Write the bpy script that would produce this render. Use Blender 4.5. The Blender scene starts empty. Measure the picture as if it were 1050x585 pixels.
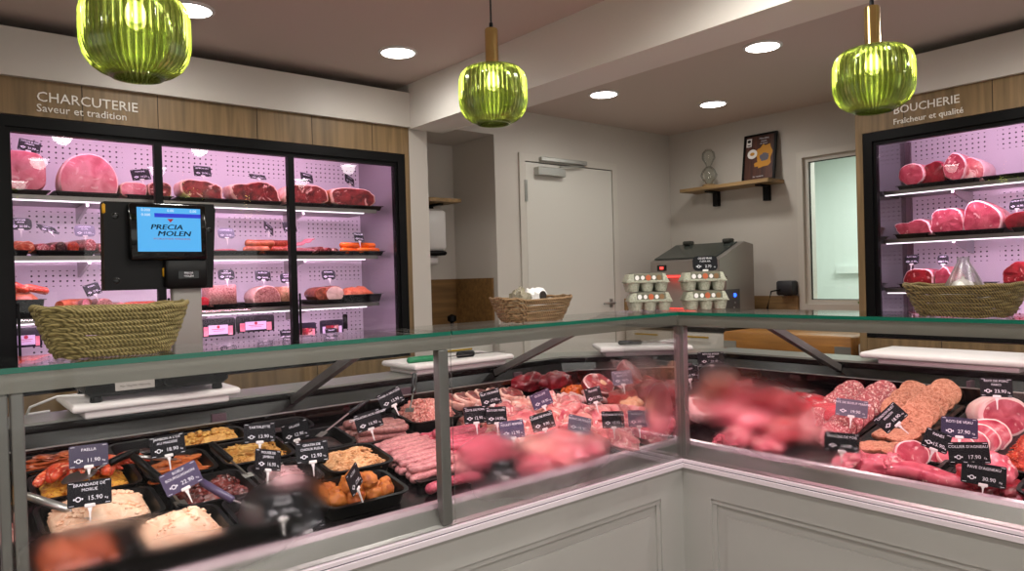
import bpy, math, random
from mathutils import Vector, Matrix, noise
PI = math.pi
C = bpy.context.scene.collection
D = bpy.data
rnd = random.Random(7)

# ------------------------------------------------------------------ camera
FPX = 735.0
YAW = math.radians(50.3); PIT = 0.0103; ROL = 0.0281
CAM = Vector((0, 0, 1.4))
_f = Vector((math.cos(YAW), math.sin(YAW), 0)); _r = Vector((math.sin(YAW), -math.cos(YAW), 0)); _u = Vector((0, 0, 1))
F = _f * math.cos(PIT) - _u * math.sin(PIT)
_u2 = _u * math.cos(PIT) + _f * math.sin(PIT)
R = _r * math.cos(ROL) - _u2 * math.sin(ROL)
U = _r * math.sin(ROL) + _u2 * math.cos(ROL)
def ray(px, py):
    return F + R * ((px - 525) / FPX) - U * ((py - 292.5) / FPX)
def hit(px, py, n, c):
    d = ray(px, py); n = Vector(n)
    return CAM + d * ((c - n.dot(CAM)) / n.dot(d))
def atX(px, py, x): return hit(px, py, (1, 0, 0), x)
def atY(px, py, y): return hit(px, py, (0, 1, 0), y)
def atZ(px, py, z): return hit(px, py, (0, 0, 1), z)
SL = 0.17
def deckL(y): return 0.82 + (y - 1.6) * SL
def deckR(x): return 0.82 + (x - 2.06) * SL
def onL(px, py, h=0.0): return hit(px, py, (0, -SL, 1), 0.82 - 1.6 * SL + h)
def onR(px, py, h=0.0): return hit(px, py, (-SL, 0, 1), 0.82 - 2.06 * SL + h)
def ppm(p): return FPX / (Vector(p) - CAM).dot(F)      # pixels per metre at p

cd = D.cameras.new('camera'); cam = D.objects.new('camera', cd); C.objects.link(cam)
cd.sensor_width = 36; cd.lens = FPX / 1050 * 36; cd.clip_start = 0.02
m3 = Matrix((R, U, -F)).transposed()
cam.matrix_world = Matrix.Translation(CAM) @ m3.to_4x4()
bpy.context.scene.camera = cam
vs = bpy.context.scene.view_settings
vs.view_transform = 'Standard'; vs.look = 'None'; vs.gamma = 1; vs.use_curve_mapping = False; vs.exposure = 0.0

# ------------------------------------------------------------------ materials
def newmat(name):
    m = D.materials.new(name); m.use_nodes = True
    nt = m.node_tree; b = nt.nodes.get('Principled BSDF'); return m, nt, b
def N(nt, t, **kw):
    n = nt.nodes.new(t)
    for k, v in kw.items():
        if k in n.inputs.keys() if isinstance(k, str) else False: n.inputs[k].default_value = v
        else: setattr(n, k, v)
    return n
def rgb(h):
    h = h.lstrip('#'); v = [int(h[i:i+2], 16) / 255 for i in (0, 2, 4)]
    return tuple((c / 12.92 if c <= 0.04045 else ((c + .055) / 1.055) ** 2.4) for c in v) + (1,)
def plain(name, col, rough=.5, metal=0, bump=0, bscale=200, spec=.5):
    m, nt, b = newmat(name)
    b.inputs['Base Color'].default_value = rgb(col) if isinstance(col, str) else col
    b.inputs['Roughness'].default_value = rough; b.inputs['Metallic'].default_value = metal
    b.inputs['Specular IOR Level'].default_value = spec
    if bump:
        tc = N(nt, 'ShaderNodeTexCoord'); no = N(nt, 'ShaderNodeTexNoise'); no.inputs['Scale'].default_value = bscale
        bu = N(nt, 'ShaderNodeBump'); bu.inputs['Strength'].default_value = bump; bu.inputs['Distance'].default_value = .002
        nt.links.new(tc.outputs['Object'], no.inputs['Vector']); nt.links.new(no.outputs['Fac'], bu.inputs['Height'])
        nt.links.new(bu.outputs['Normal'], b.inputs['Normal'])
    return m
def ramp(nt, fac, stops):
    r = N(nt, 'ShaderNodeValToRGB'); e = r.color_ramp.elements
    while len(e) < len(stops): e.new(.5)
    for k, (p, c) in enumerate(stops):
        e[k].position = p; e[k].color = rgb(c) if isinstance(c, str) else c
    nt.links.new(fac, r.inputs['Fac']); return r
def food(name, c1, c2, fat=None, scale=30, fatamt=.6, rough=.35, bump=.5, fscale=None, coat=.0, stretch=(1,1,1), bdist=.003):
    m, nt, b = newmat(name)
    tc = N(nt, 'ShaderNodeTexCoord'); mp = N(nt, 'ShaderNodeMapping'); mp.inputs['Scale'].default_value = stretch
    oi = N(nt, 'ShaderNodeObjectInfo'); ad = N(nt, 'ShaderNodeVectorMath', operation='ADD')
    nt.links.new(tc.outputs['Object'], ad.inputs[0]); nt.links.new(oi.outputs['Random'], ad.inputs[1])
    nt.links.new(ad.outputs[0], mp.inputs['Vector'])
    no = N(nt, 'ShaderNodeTexNoise'); no.inputs['Scale'].default_value = scale; no.inputs['Detail'].default_value = 5; no.inputs['Distortion'].default_value = .8
    nt.links.new(mp.outputs[0], no.inputs['Vector'])
    r = ramp(nt, no.outputs['Fac'], [(.35, c1), (.65, c2)])
    col = r.outputs['Color']
    if fat:
        n2 = N(nt, 'ShaderNodeTexNoise'); n2.inputs['Scale'].default_value = fscale or scale * 1.4; n2.inputs['Detail'].default_value = 3; n2.inputs['Distortion'].default_value = 1.5
        nt.links.new(mp.outputs[0], n2.inputs['Vector'])
        r2 = ramp(nt, n2.outputs['Fac'], [(fatamt, (0, 0, 0, 1)), (fatamt + .07, (1, 1, 1, 1))])
        mx = N(nt, 'ShaderNodeMix', data_type='RGBA'); nt.links.new(r2.outputs['Color'], mx.inputs['Factor'])
        nt.links.new(col, mx.inputs['A']); mx.inputs['B'].default_value = rgb(fat); col = mx.outputs['Result']
    nt.links.new(col, b.inputs['Base Color'])
    b.inputs['Roughness'].default_value = rough; b.inputs['Coat Weight'].default_value = coat; b.inputs['Coat Roughness'].default_value = .25
    bu = N(nt, 'ShaderNodeBump'); bu.inputs['Strength'].default_value = bump; bu.inputs['Distance'].default_value = bdist
    nt.links.new(no.outputs['Fac'], bu.inputs['Height']); nt.links.new(bu.outputs['Normal'], b.inputs['Normal'])
    return m
def wood(name, c1, c2, axis=2, scale=1.0, plank=None, rough=.5):
    m, nt, b = newmat(name)
    tc = N(nt, 'ShaderNodeTexCoord'); mp = N(nt, 'ShaderNodeMapping')
    s = [22 * scale] * 3; s[axis] = 1.4 * scale; mp.inputs['Scale'].default_value = s
    nt.links.new(tc.outputs['Object'], mp.inputs['Vector'])
    no = N(nt, 'ShaderNodeTexNoise'); no.inputs['Scale'].default_value = 1.6; no.inputs['Detail'].default_value = 8; no.inputs['Distortion'].default_value = .6
    nt.links.new(mp.outputs[0], no.inputs['Vector'])
    r = ramp(nt, no.outputs['Fac'], [(.3, c1), (.7, c2)])
    col = r.outputs['Color']
    n3 = N(nt, 'ShaderNodeTexNoise'); n3.inputs['Scale'].default_value = 3.0; n3.inputs['Detail'].default_value = 1
    nt.links.new(tc.outputs['Object'], n3.inputs['Vector'])
    h = N(nt, 'ShaderNodeHueSaturation'); mr = N(nt, 'ShaderNodeMapRange'); mr.inputs['To Min'].default_value = .7; mr.inputs['To Max'].default_value = 1.3
    nt.links.new(n3.outputs['Fac'], mr.inputs['Value']); nt.links.new(mr.outputs[0], h.inputs['Value']); nt.links.new(col, h.inputs['Color'])
    col = h.outputs['Color']
    nt.links.new(col, b.inputs['Base Color']); b.inputs['Roughness'].default_value = rough
    bu = N(nt, 'ShaderNodeBump'); bu.inputs['Strength'].default_value = .25; bu.inputs['Distance'].default_value = .001
    nt.links.new(no.outputs['Fac'], bu.inputs['Height']); nt.links.new(bu.outputs['Normal'], b.inputs['Normal'])
    return m
def emis(name, col, s):
    m, nt, b = newmat(name)
    b.inputs['Base Color'].default_value = (0, 0, 0, 1); b.inputs['Emission Color'].default_value = rgb(col) if isinstance(col, str) else col
    b.inputs['Emission Strength'].default_value = s; return m
def glassmat(name, tint=(1, 1, 1, 1), refl=1.0, rough=.0, fog=None):
    m, nt, b = newmat(name); nt.nodes.remove(b); out = nt.nodes['Material Output']
    t = N(nt, 'ShaderNodeBsdfTransparent'); t.inputs['Color'].default_value = tint
    g = N(nt, 'ShaderNodeBsdfGlossy'); g.inputs['Roughness'].default_value = rough
    fr = N(nt, 'ShaderNodeFresnel'); fr.inputs['IOR'].default_value = 1.33
    mu = N(nt, 'ShaderNodeMath', operation='MULTIPLY'); mu.inputs[1].default_value = refl; nt.links.new(fr.outputs[0], mu.inputs[0])
    mn = N(nt, 'ShaderNodeMath', operation='MINIMUM'); mn.inputs[1].default_value = .5; nt.links.new(mu.outputs[0], mn.inputs[0])
    base = t.outputs[0]
    if fog:      # breath and cold-air condensation on the pane: soft patches that scatter what lies behind
        tc = N(nt, 'ShaderNodeTexCoord')
        rf = N(nt, 'ShaderNodeBsdfRefraction'); rf.inputs['Roughness'].default_value = .58; rf.inputs['IOR'].default_value = 1.13
        acc = None
        wob = N(nt, 'ShaderNodeTexNoise'); wob.inputs['Scale'].default_value = 9; nt.links.new(tc.outputs['Object'], wob.inputs['Vector'])
        for (cx, cy, cz, rx, rz) in fog:
            sb = N(nt, 'ShaderNodeVectorMath', operation='SUBTRACT'); sb.inputs[1].default_value = (cx, cy, cz); nt.links.new(tc.outputs['Object'], sb.inputs[0])
            ml = N(nt, 'ShaderNodeVectorMath', operation='MULTIPLY'); ml.inputs[1].default_value = (1 / rx, 1 / rx, 1 / rz); nt.links.new(sb.outputs[0], ml.inputs[0])
            le = N(nt, 'ShaderNodeVectorMath', operation='LENGTH'); nt.links.new(ml.outputs[0], le.inputs[0])
            a1 = N(nt, 'ShaderNodeMath', operation='MULTIPLY_ADD'); a1.inputs[1].default_value = .5; nt.links.new(wob.outputs['Fac'], a1.inputs[0]); nt.links.new(le.outputs['Value'], a1.inputs[2])
            mr = N(nt, 'ShaderNodeMapRange'); mr.interpolation_type = 'SMOOTHSTEP'
            mr.inputs['From Min'].default_value = 2.0; mr.inputs['From Max'].default_value = .5; mr.inputs['To Max'].default_value = .88; nt.links.new(a1.outputs[0], mr.inputs['Value'])
            if acc is None: acc = mr.outputs[0]
            else:
                mxx = N(nt, 'ShaderNodeMath', operation='MAXIMUM'); nt.links.new(acc, mxx.inputs[0]); nt.links.new(mr.outputs[0], mxx.inputs[1]); acc = mxx.outputs[0]
        mx = N(nt, 'ShaderNodeMixShader'); nt.links.new(acc, mx.inputs[0]); nt.links.new(t.outputs[0], mx.inputs[1]); nt.links.new(rf.outputs[0], mx.inputs[2]); base = mx.outputs[0]
    m2 = N(nt, 'ShaderNodeMixShader'); nt.links.new(mn.outputs[0], m2.inputs[0]); nt.links.new(base, m2.inputs[1]); nt.links.new(g.outputs[0], m2.inputs[2])
    nt.links.new(m2.outputs[0], out.inputs['Surface']); return m
def brushed(name, col, rough=.3, axis=0):
    m, nt, b = newmat(name)
    b.inputs['Base Color'].default_value = rgb(col); b.inputs['Metallic'].default_value = 1
    tc = N(nt, 'ShaderNodeTexCoord'); mp = N(nt, 'ShaderNodeMapping'); s = [250] * 3; s[axis] = 4; mp.inputs['Scale'].default_value = s
    no = N(nt, 'ShaderNodeTexNoise'); no.inputs['Scale'].default_value = 1; nt.links.new(tc.outputs['Object'], mp.inputs[0]); nt.links.new(mp.outputs[0], no.inputs['Vector'])
    mr = N(nt, 'ShaderNodeMapRange'); mr.inputs['To Min'].default_value = rough * .7; mr.inputs['To Max'].default_value = rough * 1.4
    nt.links.new(no.outputs['Fac'], mr.inputs['Value']); nt.links.new(mr.outputs[0], b.inputs['Roughness']); return m
def pegboard(name, axis):     # pale panel with bands of punched holes
    m, nt, b = newmat(name)
    tc = N(nt, 'ShaderNodeTexCoord'); sx = N(nt, 'ShaderNodeSeparateXYZ'); nt.links.new(tc.outputs['Object'], sx.inputs[0])
    def M(op, a, bb=None, c=None):
        n = N(nt, 'ShaderNodeMath', operation=op)
        for i, v in enumerate((a, bb, c)):
            if v is None: continue
            if isinstance(v, (int, float)): n.inputs[i].default_value = v
            else: nt.links.new(v, n.inputs[i])
        return n.outputs[0]
    h = sx.outputs[axis]; z = sx.outputs[2]
    u = M('SUBTRACT', M('FLOORED_MODULO', h, .028), .014); w = M('SUBTRACT', M('FLOORED_MODULO', M('SUBTRACT', z, .9825), .025), .0125)
    dist = M('SQRT', M('ADD', M('MULTIPLY', u, u), M('MULTIPLY', w, w)))
    hole = M('LESS_THAN', dist, .0044)
    band = None
    for a, c in ((1.995, 2.095), (1.67, 1.77), (1.42, 1.495), (1.1, 1.17), (1.195, 1.245)):
        k = M('MULTIPLY', M('GREATER_THAN', z, a), M('LESS_THAN', z, c)); band = k if band is None else M('MAXIMUM', band, k)
    gap = M('GREATER_THAN', M('FLOORED_MODULO', M('ADD', h, .1), .448), .05)
    fac = M('MULTIPLY', M('MULTIPLY', hole, band), gap)
    mx = N(nt, 'ShaderNodeMix', data_type='RGBA'); nt.links.new(fac, mx.inputs['Factor'])
    mx.inputs['A'].default_value = (.72, .70, .72, 1); mx.inputs['B'].default_value = (.01, .01, .01, 1)
    nt.links.new(mx.outputs['Result'], b.inputs['Base Color']); b.inputs['Roughness'].default_value = .45; return m

M_ = {}
M_['wall'] = plain('wall_paint', '#c9c3ba', .7, bump=.05, bscale=300)
M_['wallside'] = plain('wall_panel', '#cbc4bb', .45)
M_['beam'] = plain('beam_paint', '#e6e1d9', .6)
M_['ceil'] = plain('ceiling_paint', '#cdbcb2', .8)
M_['floor'] = plain('floor_tile', '#b0aaa2', .35, bump=.1, bscale=30)
M_['white'] = plain('white_lacquer', '#d8d4cb', .4)
M_['frame'] = plain('door_frame_white', '#cfc9bf', .4)
M_['oak'] = wood('oak_cladding', '#6a5639', '#917550', 2)
M_['oakh'] = wood('oak_shelf', '#7d6240', '#ab8a5c', 1)
M_['oakd'] = wood('dark_oak_backsplash', '#6a4d2a', '#8f6b3d', 0)
M_['block'] = wood('butcher_block', '#8a5a22', '#b27a35', 1)
M_['black'] = plain('black_metal', '#070708', .45, spec=.2)
M_['seam'] = plain('panel_joint', '#2a2018', .8)
M_['blackp'] = plain('black_plastic', '#0c0b0c', .45, spec=.2)
M_['tray'] = plain('black_tray', '#08080a', .35, spec=.3)
M_['trayd'] = plain('grey_tray', '#1d1c1f', .25)
M_['steel'] = brushed('brushed_steel', '#8f8c88', .34, 0)
M_['steely'] = brushed('brushed_steel_cross', '#8f8c88', .34, 1)
M_['alu'] = plain('satin_aluminium', '#b9b9b4', .35, .85)
M_['rail'] = plain('grey_profile', '#8a857c', .35, .3)
M_['post'] = plain('post_profile', '#7d7a76', .4, .6)
M_['trim'] = plain('pale_trim', '#d9cdd4', .35)
M_['sage'] = plain('sage_panel', '#a6a4a0', .5, bump=.03, bscale=200)
M_['deck'] = plain('dark_deck', '#141013', .22)
M_['chan'] = plain('dark_channel', '#0a0708', .25)
M_['work'] = plain('grey_worktop', '#7f8078', .3)
M_['board'] = plain('white_board', '#e4dfdb', .45)
M_['brass'] = plain('brushed_brass', '#d6bd7e', .16, 1)
M_['gold'] = plain('gold_handle', '#c0a02c', .35, .8)
M_['glass'] = glassmat('clear_glass', (.97, .99, .98, 1), 1.0)
M_['fglass'] = glassmat('fridge_glass', (.97, .97, .97, 1), 1.0)
M_['gedge'] = plain('green_glass_edge', '#0a5c49', .15)
M_['led'] = emis('led_strip', (1, .86, .98, 1), 2.0)
M_['lamp'] = emis('lamp_disc', (1, .98, .94, 1), 18)
M_['whitep'] = plain('white_plastic', '#e6e2df', .35)
M_['ink'] = plain('white_ink', '#e8e8ee', .6)
M_['card'] = plain('black_card', '#111216', .6, spec=.2)
M_['cardp'] = plain('violet_card', '#453a58', .35)
M_['cardg'] = plain('grey_card', '#5a5768', .35)
M_['pegx'] = pegboard('perforated_panel_x', 0); M_['pegy'] = pegboard('perforated_panel_y', 1)
M_['letter'] = plain('sign_letters', '#f2ece2', .5)
M_['inner'] = plain('coldroom_white', '#dfe8e2', .4)
M_['straw'] = None
def straw(name, c1, c2):
    m, nt, b = newmat(name)
    tc = N(nt, 'ShaderNodeTexCoord'); w = N(nt, 'ShaderNodeTexWave', wave_type='BANDS', bands_direction='DIAGONAL')
    w.inputs['Scale'].default_value = 85; w.inputs['Distortion'].default_value = 3; w.inputs['Detail'].default_value = 2
    nt.links.new(tc.outputs['Object'], w.inputs['Vector'])
    no = N(nt, 'ShaderNodeTexNoise'); no.inputs['Scale'].default_value = 60; nt.links.new(tc.outputs['Object'], no.inputs['Vector'])
    mx = N(nt, 'ShaderNodeMath', operation='MULTIPLY'); nt.links.new(w.outputs['Fac'], mx.inputs[0]); nt.links.new(no.outputs['Fac'], mx.inputs[1])
    r = ramp(nt, mx.outputs[0], [(.05, c1), (.5, c2)]); nt.links.new(r.outputs['Color'], b.inputs['Base Color'])
    bu = N(nt, 'ShaderNodeBump'); bu.inputs['Strength'].default_value = .6; bu.inputs['Distance'].default_value = .0015
    nt.links.new(w.outputs['Fac'], bu.inputs['Height']); nt.links.new(bu.outputs['Normal'], b.inputs['Normal']); b.inputs['Roughness'].default_value = .7
    return m
M_['straw'] = straw('seagrass', '#5c5028', '#a08f5a'); M_['straw3'] = straw('dark_seagrass', '#43341a', '#86703e'); M_['straw2'] = straw('brown_seagrass', '#5a3f20', '#a58560')
# foods
M_['ham'] = food('cooked_ham', '#d96878', '#ee959e', '#f3b3b3', 16, .6, .35)
M_['hamfat'] = food('ham_fat', '#f0b0ae', '#f7cfc6', None, 30)
M_['rind'] = food('ham_rind', '#a8552a', '#cf8452', None, 20)
M_['cured'] = food('cured_ham', '#57161a', '#9a3032', '#eab0a4', 26, .58, .3, fscale=20)
M_['curedfat'] = food('cured_fat', '#e0a08c', '#f6d0c0', None, 25)
M_['salami'] = food('salami_face', '#8e2c33', '#b84d52', '#eec3b8', 90, .54, .4, fscale=140)
M_['salrim'] = food('salami_rim', '#6e1722', '#8e2630', None, 60)
M_['salami_d'] = food('dark_salami', '#2b1313', '#4a1f1b', '#c5a090', 90, .6, .4, fscale=120)
M_['chorizo'] = food('red_sausage', '#8d2414', '#c04423', '#e3a080', 80, .6, .4, fscale=120)
M_['casing'] = food('salami_casing', '#7a3a35', '#b07a70', None, 60)
M_['terrine'] = food('terrine', '#a85f5a', '#d59a90', '#7c2f30', 110, .56, .5, fscale=120)
M_['pista'] = food('pistachio_terrine', '#a86a4e', '#d9a582', '#6c6a2a', 80, .6, .5, fscale=70)
M_['roast'] = food('roast_crust', '#6a2e20', '#a95a3e', None, 50)
M_['roastin'] = food('roast_inside', '#dcb7a6', '#eacabb', None, 20)
M_['orange'] = food('orange_sausage', '#e0560c', '#f57e1c', None, 12, rough=.25, bump=.1)
M_['brownsaus'] = food('brown_sausage', '#a54a2c', '#cf7850', None, 30, rough=.3)
M_['pinkmeat'] = food('pink_poultry', '#bd4c5a', '#ee9a94', '#f9d2c6', 20, .57, .3, coat=.12, bump=.7, bdist=.006)
M_['palemeat'] = food('pale_poultry', '#c4665f', '#f0b3a2', '#fbdfcf', 18, .56, .3, coat=.12, bump=.8, bdist=.006)
M_['pork'] = food('raw_pork', '#b03a4e', '#d2707a', '#f0bcb4', 26, .58, .3, coat=.12)
M_['beef'] = food('raw_beef', '#750b17', '#b01f2d', '#efa8a0', 24, .63, .3, coat=.12)
M_['beefd'] = food('dark_beef', '#57101a', '#8b1d2a', '#c97c78', 14, .68, .3, coat=.12)
M_['veal'] = food('raw_veal', '#aa3048', '#d0616f', '#efb8b4', 22, .62, .3, coat=.12)
M_['fat'] = food('white_fat', '#efb9b8', '#f8d8d2', None, 18)
M_['bone'] = food('marrow_bone', '#e8a070', '#f2c7a0', None, 30)
M_['chipo'] = food('herb_sausage', '#b06c70', '#d3948f', '#7c4a46', 120, .62, .35, fscale=160, bump=.3)
M_['chipod'] = food('dark_herb_sausage', '#8f5c58', '#b98078', '#5e4434', 120, .6, .35, fscale=160, bump=.3)
M_['mergu'] = food('pink_sausage', '#b8445a', '#d76676', '#eaa4a4', 110, .6, .35, fscale=160, bump=.3)
M_['patty'] = food('breaded_patty', '#b56a4c', '#dc9a7c', '#7c4128', 110, .6, .6, fscale=140, bump=1.0, bdist=.006)
M_['pattyd'] = food('patty_edge', '#7c452c', '#a4684a', None, 110)
M_['mince'] = food('red_mince', '#93220e', '#c84424', '#e08a60', 90, .6, .45, bump=1.0, bdist=.006)
M_['mincep'] = food('pink_mince', '#c2605a', '#e39a8a', '#f4c8b8', 110, .55, .45, bump=1.0, bdist=.006)
M_['puree'] = food('fish_puree', '#e8b490', '#f5d3b4', None, 40, rough=.5, bump=.8, bdist=.006)
M_['pinkp'] = food('pink_cream', '#e3a8ac', '#f2c8c8', None, 40, rough=.5, bump=.5)
M_['gratin'] = food('cheese_gratin', '#b5762a', '#e2b45e', '#7a4a18', 60, .62, .5, bump=1., bdist=.005, fscale=45)
M_['slaw'] = food('grated_salad', '#d08a4c', '#f0c494', '#b6632c', 70, .6, .5, bump=1., bdist=.006, stretch=(1, 3, 1))
M_['sauce'] = food('orange_sauce', '#b0481c', '#dd7f44', '#7c2c12', 25, .62, .25, coat=.4)
M_['stew'] = food('dark_stew', '#3b1210', '#7a2a24', '#a04a3c', 45, .62, .25, bump=1., coat=.5, bdist=.006)
M_['shrimp'] = food('red_prawns', '#b02c1c', '#e0603c', '#f2b08c', 35, .58, .3, stretch=(1, 1, 2))
M_['paella'] = food('yellow_rice', '#b8701c', '#e8b040', '#b03018', 70, .6, .5, bump=1., bdist=.005)
M_['fried'] = food('fried_crust', '#9a4a16', '#c97a30', '#6a2a06', 35, .64, .45, bump=.8)
M_['blacknut'] = food('dark_salad', '#12090b', '#3a1c18', None, 40)
M_['green'] = plain('green_plastic', '#0c7a4c', .35)
M_['leaf'] = food('leaf_green', '#2d5a18', '#5f8f2c', None, 60)
M_['egg'] = plain('brown_egg', '#b5703e', .4)
M_['carton'] = food('egg_carton_pulp', '#8f9080', '#b3b3a0', None, 150, rough=.85, bump=.5)
M_['garlic'] = food('garlic_skin', '#cfc6bd', '#efe8df', None, 40)
M_['film'] = glassmat('plastic_film', (.8, .8, .8, 1), 8.0, .3)

# ------------------------------------------------------------------ mesh builder
class MB:
    def __init__(s): s.v = []; s.f = []; s.m = []; s.T = Matrix.Identity(4)
    def add(s, vs_, fs, mi=0):
        o = len(s.v); s.v += [tuple(s.T @ Vector(p)) for p in vs_]; s.f += [[i + o for i in f] for f in fs]; s.m += [mi] * len(fs)
        return s
    def box(s, a, b, mi=0, bev=0):
        x0, y0, z0 = [min(a[i], b[i]) for i in range(3)]; x1, y1, z1 = [max(a[i], b[i]) for i in range(3)]
        if bev <= 0:
            return s.add([(x0,y0,z0),(x1,y0,z0),(x1,y1,z0),(x0,y1,z0),(x0,y0,z1),(x1,y0,z1),(x1,y1,z1),(x0,y1,z1)],
                [(3,2,1,0),(4,5,6,7),(0,1,5,4),(1,2,6,5),(2,3,7,6),(3,0,4,7)], mi)
        w, d = x1 - x0, y1 - y0; cx, cy = (x0 + x1) / 2, (y0 + y1) / 2; e = min(bev, (z1 - z0) / 2.01)
        L = [(z0, e), (z0 + e, 0), (z1 - e, 0), (z1, e)]
        return s.loops([[(cx + px, cy + py, z) for px, py in rrect(w - 2 * k, d - 2 * k, max(bev - k * .5, .0005), 3)] for z, k in L], mi)
    def loops(s, Ls, mi=0, cap0=True, cap1=True, closed=True):
        n = len(Ls[0]); v = [p for L in Ls for p in L]; f = []
        for i in range(len(Ls) - 1):
            for j in range(n if closed else n - 1):
                k = (j + 1) % n; f.append((i*n+j, i*n+k, (i+1)*n+k, (i+1)*n+j))
        if cap0: f.append(tuple(reversed(range(n))))
        if cap1: f.append(tuple(range((len(Ls)-1)*n, len(Ls)*n)))
        return s.add(v, f, mi)
    def lathe(s, prof, n=24, c=(0,0,0), mi=0, cap=True, axis=2):
        Ls = []
        for r, z in prof:
            L = []
            for k in range(n):
                a = 2 * PI * k / n; p = (r*math.cos(a), r*math.sin(a), z)
                if axis == 0: p = (p[2], p[0], p[1])
                if axis == 1: p = (p[1], p[2], p[0])
                L.append((p[0]+c[0], p[1]+c[1], p[2]+c[2]))
            Ls.append(L)
        return s.loops(Ls, mi, cap, cap)
    def tube(s, pts, r, n=10, mi=0, round_=False, prof=None):
        pts = [Vector(p) for p in pts]; Ls = []
        if round_:
            a = (pts[1]-pts[0]).normalized(); b = (pts[-1]-pts[-2]).normalized(); r0 = r(0) if callable(r) else r
            pts = [pts[0]-a*r0*.8, pts[0]-a*r0*.45] + pts + [pts[-1]+b*r0*.45, pts[-1]+b*r0*.8]
        m = len(pts); up = Vector((0, 0, 1))
        for i, p in enumerate(pts):
            t = (pts[min(i+1, m-1)] - pts[max(i-1, 0)]).normalized()
            u_ = up if abs(t.dot(up)) < .95 else Vector((1, 0, 0))
            a = t.cross(u_).normalized(); b = a.cross(t)
            rr = r(i/(m-1)) if callable(r) else r
            if round_ and i in (0, m-1): rr *= .35
            if round_ and i in (1, m-2): rr *= .8
            Ls.append([tuple(p + a*rr*math.cos(2*PI*k/n) + b*rr*math.sin(2*PI*k/n)) for k in range(n)])
        return s.loops(Ls, mi)
    def beam(s, a, b, w, h, mi=0):
        a, b = Vector(a), Vector(b); t = (b-a).normalized(); u_ = Vector((0,0,1)) if abs(t.z) < .95 else Vector((0,1,0))
        x = t.cross(u_).normalized(); y = x.cross(t)
        return s.loops([[tuple(p + x*i*w/2 + y*j*h/2) for i, j in ((-1,-1),(1,-1),(1,1),(-1,1))] for p in (a, b)], mi)
    def prism(s, poly, z0, z1, mi=0):
        return s.loops([[(x, y, z0) for x, y in poly], [(x, y, z1) for x, y in poly]], mi)
    def build(s, name, mats, parent=None, smooth=False, loc=None, rot=None):
        me = D.meshes.new(name); me.from_pydata(s.v, [], s.f)
        mats = mats if isinstance(mats, (list, tuple)) else [mats]
        for m in mats: me.materials.append(M_[m] if isinstance(m, str) else m)
        for p, mi in zip(me.polygons, s.m): p.material_index = mi; p.use_smooth = smooth
        me.update()
        import bmesh
        bm = bmesh.new(); bm.from_mesh(me); bmesh.ops.recalc_face_normals(bm, faces=bm.faces); bm.to_mesh(me); bm.free()
        if smooth == 'auto' or smooth is True:
            try: me.set_sharp_from_angle(angle=math.radians(50))
            except Exception: pass
        o = D.objects.new(name, me); C.objects.link(o)
        if parent: o.parent = parent
        if loc is not None: o.location = loc
        if rot is not None: o.rotation_euler = rot
        return o
def rrect(w, d, r, k=4):
    r = min(r, w/2*.999, d/2*.999); out = []
    for cx, cy, a0 in ((w/2-r, d/2-r, 0), (-w/2+r, d/2-r, PI/2), (-w/2+r, -d/2+r, PI), (w/2-r, -d/2+r, 1.5*PI)):
        for i in range(k+1):
            a = a0 + PI/2*i/k; out.append((cx + r*math.cos(a), cy + r*math.sin(a)))
    return out
def tagp(o, label, cat, group=None, kind=None):
    o['label'] = label; o['category'] = cat
    if group: o['group'] = group
    if kind: o['kind'] = kind
    return o
def struct(o, label=None):
    o['kind'] = 'structure'
    if label: o['label'] = label
    return o
def empty(name, loc, rz=0, label=None, cat=None, group=None):
    o = D.objects.new(name, None); C.objects.link(o); o.location = loc; o.rotation_euler = (0, 0, rz); o.empty_display_size = .05
    if label: tagp(o, label, cat, group)
    return o
def copy_tree(o, parent=None):
    c = o.copy(); C.objects.link(c)
    if parent: c.parent = parent
    for ch in list(o.children): copy_tree(ch, c)
    return c
def place(o, loc, rot=None, sc=None):
    o.location = loc
    if rot is not None: o.rotation_euler = rot
    if sc is not None: o.scale = sc
    return o
# ------------------------------------------------------------------ text
_tc = {}
def textmesh(txt, size, align='CENTER', ext=0.0, bold=0.0, shear=0.0):
    key = (txt, size, align, ext, bold, shear)
    if key in _tc: return _tc[key]
    cu = D.curves.new('t', 'FONT'); cu.body = txt; cu.size = size; cu.align_x = align; cu.align_y = 'CENTER'; cu.resolution_u = 2; cu.extrude = ext; cu.space_line = 1.0; cu.offset = bold*size; cu.shear = shear
    ob = D.objects.new('t', cu); C.objects.link(ob)
    dg = bpy.context.evaluated_depsgraph_get(); me = D.meshes.new_from_object(ob.evaluated_get(dg))
    vv = [tuple(v.co) for v in me.vertices]; ff = [tuple(p.vertices) for p in me.polygons]
    D.objects.remove(ob); D.curves.remove(cu); D.meshes.remove(me)
    _tc[key] = (vv, ff); return _tc[key]
def text_into(mb, txt, size, x, z, y=0.0, align='CENTER', mi=0, sx=1.0, bold=0.0, shear=0.0):
    """text in the local XZ plane facing -Y"""
    vv, ff = textmesh(txt, size, align, 0.0, bold, shear)
    mb.add([(x + a*sx, y, z + b) for a, b, c in vv], ff, mi)
M_['divider'] = plain('smoked_divider', '#0c080a', .06, spec=1.0)
M_['chan2'] = plain('pinkish_bracket', '#6a555c', .4, .4)
M_['colgrey'] = plain('column_grey', '#8f8b86', .4); M_['inkd'] = plain('dark_print', '#1c1c20', .6); M_['platew'] = plain('pale_plate', '#a9a49c', .5)
M_['gloss'] = plain('gloss_black', '#050506', .12); M_['scr'] = emis('screen_blue', '#4fb4f5', .95); M_['scrb'] = emis('screen_bar', '#0a2ee0', .8)
M_['scrd'] = emis('screen_digits', '#e8f4ff', 1.0); M_['inkn'] = plain('navy_print', '#0a1340', .6); M_['inkr'] = plain('red_print', '#b01f3a', .6)
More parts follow.
